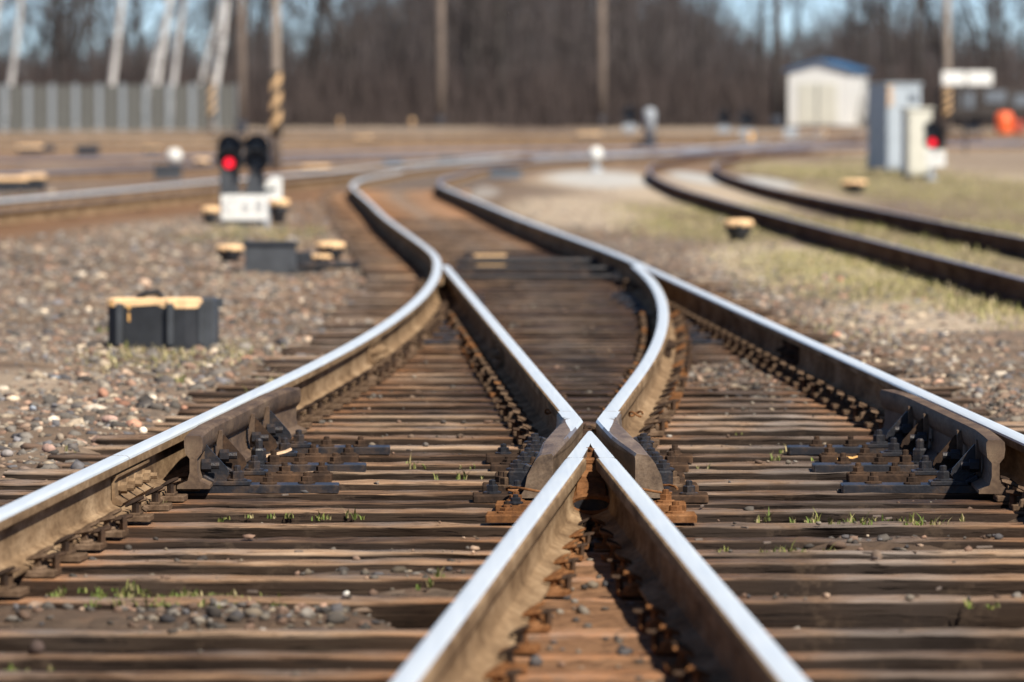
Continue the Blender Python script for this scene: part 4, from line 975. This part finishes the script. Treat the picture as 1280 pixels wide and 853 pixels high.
mb = MB(); mb.lathe((0, 0, 0), [(10 * u_, -.1), (9 * u_, 6 * u_), (7 * u_, 12 * u_)], 12); mb.build('foot', 'pole_dark', t, True)
p = at(938, 184, G); sc = F / p.y; u_ = 1 / sc; mb = MB(); mb.lathe((0, 0, 0), [(3.5 * u_, -.1), (3.5 * u_, 14 * u_), (2.5 * u_, 18 * u_), (.6 * u_, 19 * u_)], 10); o = mb.build('marker_post', 'orange_drip', smooth=True); o.location = p; tag(o, 'short amber marker post in front of the right dwarf signal of the pair', 'post')
p = at(988, 178, G); sc = F / p.y; u_ = 1 / sc; t = empty('marker_sign', p); tag(t, 'small pale sign on a stub post left of the white shed', 'sign'); mb = MB(); mb.box((0, -.05, 13 * u_), (18 * u_, .04, 10 * u_), 0, 0, .02); mb.build('plate', 'grey_paint', t); mb = MB(); mb.tube([(0, 0, -.1), (0, 0, 14 * u_)], 2 * u_, 8); mb.build('post', 'grey_paint', t)
p = at(745, 215, G); sc = F / p.y; u_ = 1 / sc; t = empty('marker_post', p); tag(t, 'white capped post on pale gravel inside the bend of the track', 'post')
mb = MB(); mb.lathe((0, 0, 0), [(4 * u_, -.1), (4 * u_, 14 * u_), (8 * u_, 15 * u_), (8 * u_, 26 * u_), (5 * u_, 30 * u_), (1 * u_, 31 * u_)], 12); mb.build('cap', 'white', t, True)
mb = MB(); mb.lathe((0, 0, 0), [(9 * u_, -.1), (8 * u_, 4 * u_), (4 * u_, 6 * u_)], 12); mb.build('foot', 'grey_paint', t, True)

# ------------------------------------------------------------------ cabinets, shed, sign, barrels
def cabinet(px0, px1, ytop, ybot, depth, rz, front, name, lab, hazard=False):
    p = at((px0 + px1) / 2, ybot + 6, G); sc = F / p.y; u_ = 1 / sc; W = (px1 - px0) * u_; Hh = (ybot - ytop) * u_
    t = empty(name, p, rz); tag(t, lab, 'relay cabinet')
    z0 = 6 * u_ + .02
    mb = MB(); mb.box((0, depth / 2, z0 + Hh / 2), (W, depth, Hh), 0, 0, .015); mb.build('case', front, t)
    mb = MB(); mb.box((0, depth / 2, z0 + Hh + .02), (W + .08, depth + .08, .05), 0, 0, .01); mb.build('roof', front, t)
    for s in (-1, 1): 
        for q in (.08, depth - .08): mb = MB(); mb.box((s * (W / 2 - .08), q, z0 / 2 - .05), (.08, .08, z0 + .1), 0, 0, .006); mb.build('leg', 'pole_dark', t)
    mb = MB(); mb.box((0, -.012, z0 + Hh / 2), (W * .88, .02, Hh * .92), 0, 0, .006); dr = mb.build('door', front, t)
    mb = MB(); mb.tube([(W * .34, -.05, z0 + Hh * .5), (W * .34, -.05, z0 + Hh * .6)], .012, 8); mb.build('handle', 'black', dr)
    return t, W, Hh, z0, depth
t, W, Hh, z0, dp = cabinet(1107, 1152, 107, 212, 1.4, R(17), 'blue_grey', 'relay_cabinet', 'tall blue grey relay cabinet with striped corner on the right')
mb = MB()
for k in range(4): mb.loft([[(x, y, z) for x, z in ((-W / 2 + .005, z0 + Hh * (.74 + k * .065)), (-W / 2 + .15, z0 + Hh * (.77 + k * .065)), (-W / 2 + .15, z0 + Hh * (.80 + k * .065)), (-W / 2 + .005, z0 + Hh * (.77 + k * .065)))] for y in (-.03, -.024)], 0)
mb.build('hazard_stripe', 'orange_drip', t)
mb = MB(); mb.box((W * .25, -.03, z0 + Hh * .84), (.22, .03, .20), 0, 0, .01); mb.build('vent', 'slate_blue', t)
t, W, Hh, z0, dp = cabinet(1134, 1165, 138, 219, .6, R(10), 'cream', 'relay_cabinet', 'shorter cream cabinet standing behind the lit red signal')
p = at(1024, 159, G); sc = F / p.y; u_ = 1 / sc; t = empty('shed', p, R(-14)); tag(t, 'white cabin with blue gable roof at the edge of the thicket', 'shed')
Wd = 80 * u_; L_ = 4.2; Hw = 70 * u_
mb = MB(); mb.box((0, L_ / 2, Hw / 2 - .1), (Wd, L_, Hw + .2), 0); mb.build('wall', 'cream_wall', t)
mb = MB(); mb.loft([[(-Wd / 2, y, Hw), (Wd / 2, y, Hw), (0, y, Hw + .42)] for y in (.0, L_)], 0); mb.build('gable', 'cream_wall', t)
mb = MB()
for s in (-1, 1): mb.loft([[(s * (Wd / 2 + .18), y, Hw - .02), (s * (Wd / 2 + .18), y, Hw + .06), (0, y, Hw + .53), (0, y, Hw + .44)] for y in (-.18, L_ + .18)], 0)
mb.build('roof', 'blue_roof', t)
mb = MB(); mb.box((-.1, -.02, Hw * .42), (Wd * .62, .04, Hw * .72), 0, 0, .01); sh = mb.build('shutter', 'cream', t); mb = MB(); mb.box((-.1, -.045, Hw * .42), (Wd * .02, .02, Hw * .70), 0, 0, .004); mb.build('frame', 'slate', sh)
mb = MB(); mb.box((0, L_ / 2, -.02), (Wd + .1, L_ + .1, .16), 0, 0, .02); mb.build('plinth', 'pole_dark', t)
p = at(1207, 192, G); sc = F / p.y; u_ = 1 / sc; t = empty('sign_board', p); tag(t, 'two long white boards side by side on one thin post', 'sign')
mb = MB(); mb.box((-15.5 * u_, 0, 94 * u_), (29 * u_, .04, 17 * u_), 0, 0, .02); mb.build('board', 'white', t)
mb = MB(); mb.box((17 * u_, 0, 94 * u_), (32 * u_, .04, 17 * u_), 0, 0, .02); mb.build('board', 'white', t)
mb = MB(); mb.tube([(0, .05, -.1), (0, .05, 106 * u_)], 1.6 * u_, 8); mb.box((0, .04, 103 * u_), (64 * u_, .04, 3 * u_), 0, 0, .004); mb.box((0, .04, 85 * u_), (64 * u_, .04, 3 * u_), 0, 0, .004); mb.build('post', 'bark', t)
for px, w, h, m_, lab in ((1255, 22, 30, 'orange', 'bright orange barrel standing before the dark wagons at right edge'), (1273, 12, 20, 'red_dull', 'smaller faded red barrel right of the bright orange one')):
    p = at(px, 170, G); sc = F / p.y; u_ = 1 / sc; mb = MB(); r = w / 2 * u_; hh = h * u_
    mb.lathe((0, 0, 0), [(r * .8, -.05), (r * .95, hh * .1), (r, hh * .3), (r * 1.05, hh * .33), (r, hh * .36), (r, hh * .62), (r * 1.05, hh * .65), (r, hh * .68), (r * .9, hh * .92), (r * .5, hh)], 18); o = mb.build('barrel', m_, smooth=True); o.location = p; tag(o, lab, 'barrel')
# dark wagons at the right edge
t = empty('goods_wagon', (11.2 + 10.5, 246, float(zr(246)) + G), R(4)); tag(t, 'dark grey goods wagon with dull blue panels behind the sign boards', 'wagon')
mb = MB(); mb.box((0, 0, 1.25), (6.4, 2.4, 1.25), 0, 0, .05); mb.build('body', 'bark', t)
mb = MB(); mb.box((0, 0, .5), (6.2, 1.6, .22), 0, 0, .02); mb.build('underframe', 'pole_dark', t)
for x in (-2.0, 2.0):
    for q in (-.8,):
        mb = MB(); mb.loft([[(x + .42 * math.cos(a), yy, .28 + .42 * math.sin(a)) for a in np.linspace(0, 2 * math.pi, 20, endpoint=False)] for yy in (q - .07, q + .07)], 0); mb.build('wheel', 'pole_dark', t)
for x, z, w, h in ((-2.2, 1.35, .55, .7), (-1.0, 1.5, .9, .5), (.3, 1.35, 1.0, .5), (1.8, 1.35, .5, .7)): mb = MB(); mb.box((x, -1.215, z), (w, .03, h), 0, 0, .01); mb.build('panel', 'slate_blue', t)

# ------------------------------------------------------------------ fence
fence_a = at(-24, 166, G); fence_b = at(298, 163, G); t = empty('fence', fence_a); tag(t, 'grey sheet fence with pale posts in front of the birches', 'fence')
nP = 12; v = fence_b - fence_a; hF = 2.06; rzf = math.atan2(v.y, v.x)
pr = MB(); pr.box((0, 0, hF / 2 - .1), (.22, .14, hF + .2), 0, 0, .01)
for k in range(nP):
    q = v * (k / (nP - 1)); o = pr.build('post', 'fence_post', t) if k == 0 else o.copy()
    if k: col.objects.link(o)
    o.location = (q.x, q.y, q.z); 
for k in range(nP - 1):
    a = v * (k / (nP - 1)); b = v * ((k + 1) / (nP - 1)); mb = MB(); n = 14; x0, x1 = a.x + .16, b.x - .16
    ring = []
    for j in range(n * 2 + 1): f = j / (n * 2); ring.append((x0 + (x1 - x0) * f, a.y + (b.y - a.y) * f + (.02 if j % 2 else 0)))
    vs = []; 
    mb.loft([[(x, y, a.z) for x, y in ring] + [(x, y + .01, a.z) for x, y in ring[::-1]], [(x, y, a.z + hF - .06) for x, y in ring] + [(x, y + .01, a.z + hF - .06) for x, y in ring[::-1]]], 0)
    mb.build('panel', 'fence_panel', t)

# ------------------------------------------------------------------ poles
def pole(px, py, w, lab, h=9.5, mat='pole', stripes=None, foot=True, arm=True, lean=0):
    p = at(px, py, G); sc = F / p.y; u_ = 1 / sc; r = w * u_ / 2; t = empty('pole', p); tag(t, lab, 'pole')
    mb = MB(); mb.tube([(0, 0, -.3), (lean * .3, 0, h * .3), (lean, 0, h)], [r * 1.05, r * .95, r * .7], 12); mb.build('shaft', mat, t, True)
    if foot: mb = MB(); mb.tube([(0, 0, -.2), (0, 0, .55)], [r * 1.35, r * 1.25], 12); mb.build('foot', 'pole_dark', t, True)
    if stripes:
        z0, z1 = stripes[0] * u_, stripes[1] * u_; n = stripes[2]; mb = MB(); hh = (z1 - z0) / n
        for k in range(n):
            for q in range(10):
                a0 = math.pi * 2 * q / 10; a1 = math.pi * 2 * (q + 1) / 10; rr = r * 1.12
                z_ = lambda a: z0 + k * hh + (.5 + .5 * math.cos(a)) * hh * .75
                P_ = lambda a, dz: (rr * math.cos(a), rr * math.sin(a), z_(a) + dz)
                mb.add([P_(a0, 0), P_(a1, 0), P_(a1, hh * .55), P_(a0, hh * .55)], [(0, 1, 2, 3)], 0)
        mb.build('stripe', 'band_tan', t); mb = MB(); mb.tube([(0, 0, z0 - .1), (0, 0, z1 + .15)], r * 1.08, 14); mb.build('sleeve', 'bark', t, True)
    if arm: mb = MB(); mb.box((lean, 0, h - .6), (1.8, .1, .12), 0, 0, .01); mb.tube([(-.7, 0, h - .55), (-.7, 0, h - .35)], .05, 8); mb.tube([(.7, 0, h - .55), (.7, 0, h - .35)], .05, 8); mb.build('crossarm', 'pole_dark', t)
pole(345, 214, 13, 'pale pole with broad black and tan spiral stripes behind the twin signal', 8, 'pole_pale', (48, 118, 3), False)
pole(302, 168, 11, 'brown pole with tarred foot at the right end of the fence', 9.5, 'pole')
pole(265, 168, 8, 'short striped post standing in front of the fence', 2.4, 'pole_pale', (22, 58, 3), False, False)
pole(551, 159.5, 11, 'brown pole with dark foot in front of the thicket left of centre', 9.5, 'pole')
pole(752, 159.5, 11, 'brown pole with dark foot in front of the thicket right of centre', 9.5, 'pole')
pole(970, 160, 12, 'dark pole just left of the white cabin', 9.5, 'bark')
pole(1183, 172, 10, 'pole with faded spiral stripes behind the two white boards', 9.5, 'pole_pale', (26, 66, 4), False)
pole(1147, 157, 10, 'dark pole rising behind the blue grey cabinet', 9.5, 'bark', None, False)
for px, py in ((425, 160), (515, 161), (590, 156), (662, 157), (700, 156), (725, 156), (1030, 174)):
    p = at(px, py, G); sc = F / p.y; u_ = 1 / sc; mb = MB(); hh = (8 if py > 157 else 16) * u_; mb.lathe((0, 0, 0), [(2.2 * u_, -.1), (2.2 * u_, hh), (3.2 * u_, hh + 1 * u_), (2.6 * u_, hh + 4 * u_), (.6 * u_, hh + 5 * u_)], 10); o = mb.build('marker_peg', 'band_tan', smooth=True); o.location = p
    tag(o, 'small tan topped marker peg along the foot of the thicket', 'peg', 'marker pegs below the thicket')

# ------------------------------------------------------------------ trees
def tree_mesh(seed, h, r0, birch=False, lean=0, spread=1.0):
    r = random.Random(seed); tr = MB(); cr_v = []; cr_f = []
    pts = []; rad = []; x = y = 0; n = 9
    for k in range(n + 1):
        f = k / n; pts.append((x + lean * f * h, y, f * h - (.3 if k == 0 else 0))); rad.append(r0 * (1 - f) ** .8 + .02); x += r.uniform(-.14, .14) * (1 + 0 * f); y += r.uniform(-.14, .14)
    tr.tube(pts, rad, 8)
    def ribbon(a, b, w):
        o = len(cr_v); d = (b - a).normalized(); s = d.cross(Vector((r.uniform(-1, 1), r.uniform(-1, 1), .3))).normalized() * w
        s2 = d.cross(s).normalized() * w
        cr_v.extend([a + s, a - s * .5 + s2 * .8, a - s * .5 - s2 * .8, b]); cr_f.extend([(o, o + 1, o + 3), (o + 1, o + 2, o + 3), (o + 2, o, o + 3)])
    def branch(a, d, L, w, lev):
        b = a + d * L; 
        if lev == 0 and w > .02: tr.tube([a, (a + b) / 2 + Vector((0, 0, -.03 * L)), b], [w, w * .7, w * .4], 5)
        else: ribbon(a, b, w)
        if lev >= 3: return
        for q in range([6, 5, 4][lev]):
            f = r.uniform(.25, 1); nd = (d + Vector((r.uniform(-.9, .9), r.uniform(-.9, .9), r.uniform(-.25, .8)))).normalized()
            branch(a + (b - a) * f, nd, L * r.uniform(.35, .6), w * .45, lev + 1)
    nb = 22
    for k in range(nb):
        f = .16 + .80 * (k + r.random()) / nb if not birch else .38 + .6 * (k + r.random()) / nb
        i = min(int(f * n), n - 1); g = f * n - i; a = Vector(pts[i]).lerp(Vector(pts[i + 1]), g); az = r.uniform(0, 6.28); up = r.uniform(.25, 1.0)
        branch(a, Vector((math.cos(az), math.sin(az), up)).normalized(), h * .20 * spread * (1.15 - f * .7), r0 * .28 * (1.2 - f), 0)
    t_o = tr.build('trunk', 'birch' if birch else 'bark', None, True)
    me = bpy.data.meshes.new('crown'); me.from_pydata([tuple(q) for q in cr_v], [], cr_f); me.materials.append(M['twig']); c_o = bpy.data.objects.new('crown', me); col.objects.link(c_o)
    return t_o, c_o
def make_tree(seed, h, r0, name, birch=False, lean=0, spread=1):
    t = empty(name, (0, 0, 0)); a, b = tree_mesh(seed, h, r0, birch, lean, spread); a.parent = t; b.parent = t; KIDS[t.name] = [a, b]; return t
bir = [make_tree(50 + k, 15, .125, 'birch_tree', True, .13 + .05 * k, .7) for k in range(3)]
dark = [make_tree(60 + k, 14 + k, [.20, .16, .24, .13][k], 'bare_tree', False, [-.02, .03, 0, .05][k], 1.0) for k in range(4)]
used = set()
def put_tree(proto, px, d, sc, lab, grp, rz=0, tilt=0):
    t = proto if proto.name not in used else copy_tree(proto); used.add(proto.name)
    t.location = ((px - 640) / F * d, d, float(zr(d)) + G); t.scale = (sc, sc, sc * random.uniform(.9, 1.1)); t.rotation_euler = (0, tilt, rz); tag(t, lab, 'tree', grp)
for i, (px, d, sc) in enumerate([(8, 262, 1.0), (134, 256, 1.15), (172, 266, .9), (190, 258, 1.15), (210, 262, 1.0), (236, 268, .9), (262, 256, 1.2), (-20, 258, 1)]):
    put_tree(bir[i % 3], px, d, sc, 'white barked birch leaning right behind the grey fence' if px < 300 else 'slim pale birch trunk deep inside the bare thicket', 'birches behind the fence' if px < 300 else 'birches in the thicket', random.uniform(-.4, .4))
r = random.Random(5)
for i in range(150):
    px = r.uniform(-120, 1400); d = r.uniform(268, 400)
    if r.random() < .93 * max(0, 1 - ((px - 985) / 125) ** 4): continue
    if px < 330 and r.random() < .12: continue
    if px > 1150 and r.random() < .4: continue
    sc = r.uniform(.75, 1.15)
    if 780 < px <= 890: sc *= .55
    lab, grp = ('dark bare tree in the wood behind the fence', 'bare trees behind the fence') if px < 400 else (('bare leafless tree in the middle of the wood', 'bare trees in the middle') if px < 900 else ('bare leafless tree in the wood behind the cabinets', 'bare trees on the right'))
    put_tree(dark[r.randrange(4)], px, d, sc, lab, grp, r.uniform(0, 6.28), r.choice([0, 0, 0, .05, -.06, .3, -.35]))
# brushwood at the foot of the wood and the far wood: uncountable masses of stems
def thicket(name, n, x0, x1, d0, d1, hfun, wfun, mat, lab, rs, lean=.25):
    r = np.random.default_rng(rs); x = r.uniform(x0, x1, n); d = r.uniform(d0, d1, n); h = hfun(x, d, r.uniform(0, 1, n)); w = wfun(r.uniform(0, 1, n)); z = zr(d) + G
    lx = r.normal(0, lean, n) * h * .5; ly = r.normal(0, lean, n) * h * .5; a = r.uniform(0, 3.14, n)
    V = np.zeros((n, 6, 3)); 
    for k, (f, ww) in enumerate(((0, 1), (.55, .8), (1, .25))):
        cx_ = x + lx * f ** 1.6; cy_ = d + ly * f ** 1.6; cz_ = z + h * f - .1
        V[:, k * 2] = np.stack([cx_ - np.cos(a) * w * ww, cy_ - np.sin(a) * w * ww, cz_], -1); V[:, k * 2 + 1] = np.stack([cx_ + np.cos(a) * w * ww, cy_ + np.sin(a) * w * ww, cz_], -1)
    base = (np.arange(n) * 6)[:, None, None]; Fa = (np.array([[0, 1, 3, 2], [2, 3, 5, 4]])[None] + base).reshape(-1, 4)
    o = np_mesh(name, V.reshape(-1, 3), Fa, [mat]); tag(o, lab, 'thicket', kind='stuff'); return o
thicket('brushwood', 30000, -30, 32, 253, 292, lambda x, d, u: (.6 + 3.0 * u ** 1.6) * np.clip((d - 250) / 14, .12, 1) * np.where((640 + x * F / d > 960) & (640 + x * F / d < 1110) & (d < 262), .1, 1) * np.where((640 + x * F / d < 310) & (d < 262), .3, 1), lambda u: .012 + .03 * u, 'brush', 'reddish brown brushwood along the foot of the wood', 1, .42)
def hf(x, d, u):
    px = 640 + x * F / d
    return np.interp(px, [-200, 380, 500, 840, 930, 985, 1060, 1130, 1180, 1500], [4.6, 5.4, 11, 10, 6.0, 5.4, 6.6, 8, 5.2, 5.5]) * d / 330 * (.35 + .65 * u ** .6) * (.8 + .4 * vnoise(px / 22, px * 0, 3))
thicket('far_wood', 24000, -45, 45, 300, 420, hf, lambda u: .015 + .06 * u ** 2, 'far_brush', 'deep grey brown wood of bare stems filling the background', 2, .34)

# ------------------------------------------------------------------ grass
def grass(name, spots, lab, rs, hmul=1.0, dens=1.0, spread=.5, cols=((.12, .17, .035), (.21, .22, .06), (.36, .30, .15))):
    r = np.random.default_rng(rs); xs_ = []; ds_ = []; hs = []
    for (px, py, rx, ry, n, h) in spots:
        c = at(px, py, G - .04); sx = rx / F * c.y; sy = max(at(px, py - ry, G - .04).y - c.y, .02)
        n = int(n * dens); k = r.normal(0, .5, (n, 2)) * np.array([1, 1.0]); cl = r.uniform(-1, 1, (max(3, n // 9), 2)); k = cl[r.integers(0, len(cl), n)] * .8 + k * spread; xs_.append(c.x + k[:, 0] * sx); ds_.append(c.y + k[:, 1] * sy); hs.append(np.full(n, h) * hmul * r.lognormal(-.25, .4, n))
    x = np.concatenate(xs_); d = np.concatenate(ds_); h = np.concatenate(hs); n = len(x); z = ground_z(x, d) - .005; ee = lines(d); z = np.where((d < 60) & (x > ee[0] - .5) & (x < ee[3] + .5), np.maximum(z, -.225), z)
    a = r.uniform(0, 6.28, n); ln = r.uniform(.1, .8, n) * h; w = r.uniform(.0015, .0035, n) * (1 + d / 60)
    V = np.zeros((n, 5, 3)); ca, sa = np.cos(a), np.sin(a)
    for k, (f, ww) in enumerate(((0, 1), (.55, .8))):
        bx = x + ca * ln * f ** 2; by = d + sa * ln * f ** 2; bz = z + h * f
        V[:, k * 2] = np.stack([bx - sa * w * ww, by + ca * w * ww, bz], -1); V[:, k * 2 + 1] = np.stack([bx + sa * w * ww, by - ca * w * ww, bz], -1)
    V[:, 4] = np.stack([x + ca * ln, d + sa * ln, z + h * .95], -1)
    base = (np.arange(n) * 5)[:, None, None]; Fa = (np.array([[0, 1, 3], [0, 3, 2], [2, 3, 4]])[None] + base).reshape(-1, 3)
    C_ = np.array(cols)[r.choice(3, n, p=(.4, .35, .25))] * r.uniform(.7, 1.3, (n, 1))
    o = np_mesh(name, V.reshape(-1, 3), Fa, ['blade'], np.repeat(C_, 5, 0)); tag(o, lab, 'grass', kind='stuff')
grass('gap_grass', [(195, 652, 14, 4, 60, .09), (165, 650, 20, 3, 50, .05), (214, 482, 26, 5, 380, .07), (360, 655, 60, 3, 130, .035), (430, 655, 30, 3, 40, .03), (300, 656, 40, 3, 50, .03),
    (505, 592, 10, 3, 40, .06), (525, 590, 12, 3, 40, .05), (560, 605, 30, 3, 60, .05), (585, 592, 12, 2, 20, .04), (610, 605, 12, 2, 20, .04), (440, 655, 10, 3, 20, .05),
    (1090, 663, 70, 4, 320, .05), (1180, 664, 60, 4, 200, .045), (1010, 660, 30, 4, 110, .05), (960, 660, 20, 4, 60, .05), (1000, 700, 60, 3, 160, .05), (905, 702, 20, 3, 50, .05), (1060, 600, 0, 0, 1, .02),
    (965, 582, 18, 3, 60, .05), (1025, 582, 22, 3, 90, .045), (985, 572, 14, 3, 40, .05), (880, 590, 14, 3, 40, .04), (920, 548, 12, 2, 30, .03), (540, 740, 20, 6, 110, .06), (200, 760, 110, 9, 700, .035), (120, 752, 70, 8, 300, .035),
    (305, 765, 60, 8, 200, .03), (130, 425, 12, 4, 90, .06), (268, 425, 10, 4, 80, .06), (220, 432, 50, 4, 200, .05), (560, 830, 0, 0, 1, .02), (1240, 770, 40, 5, 120, .04), (250, 585, 14, 3, 30, .05), (90, 575, 20, 3, 50, .05), (60, 850, 60, 5, 100, .03)],
    'small green tufts growing in the gaps between sleepers', 3, .55, .5, .10)
grass('verge_grass', [(1100, 345, 190, 30, 6000, .05), (900, 278, 140, 22, 4000, .05), (1180, 235, 210, 26, 6000, .07), (1200, 300, 180, 22, 4000, .06), (1010, 215, 80, 10, 1500, .07), (1000, 420, 120, 22, 500, .04), (1240, 400, 60, 22, 1400, .05), (330, 298, 90, 12, 1200, .06), (220, 450, 110, 18, 900, .04), (330, 490, 60, 14, 300, .04), (1100, 208, 60, 6, 800, .12)],
    'low yellowish green grass on the verges beside the tracks', 4, .9, 1.3, .35, cols=((.25, .25, .08), (.47, .40, .20), (.62, .52, .31)))

# ------------------------------------------------------------------ small foreground scraps
p = at(345, 574, -.165); mb = MB(); mb.loft([[(x * .012, -.012, .003 + b), (x * .012, .012, .006 + b), (x * .012, .010, .012 + b), (x * .012, -.010, .010 + b)] for x, b in ((-5, 0), (-2, .008), (0, .012), (3, .02), (5, .03))], 0)
o = mb.build('bark_scrap', 'dry_leaf'); o.location = p; o.rotation_euler = (0, 0, .3); tag(o, 'curled pale scrap of bark lying on the left base plates', 'bark scrap')
p = at(1060, 576, -.17); mb = MB(); mb.loft([[(x * .010, -.012, .003 + b), (x * .010, .012, .006 + b), (x * .010, .010, .009 + b)] for x, b in ((-4, 0), (-1, .008), (2, .004), (4, .01))], 0)
o = mb.build('dead_leaf', 'orange_drip'); o.location = p; tag(o, 'yellow dead leaf lying beside the plates of the right check rail', 'leaf')
for k in range(24):                                    # wood splinters and chips
    px = random.uniform(200, 1250); py = random.uniform(560, 760); p = at(px, py, -.196)
    if min(abs(p.x - float(q)) for q in lines(p.y)) < .12: continue
    mb = MB(); L_ = random.uniform(.02, .06); mb.box((0, 0, .004), (L_, .008, .006), random.uniform(0, 3.1), 0, .001); o = mb.build('wood_splinter', 'pole'); o.location = p
    tag(o, 'thin splinter of old wood lying on the sleepers', 'splinter', 'wood splinters on the sleepers')
print('objects', len(bpy.data.objects))
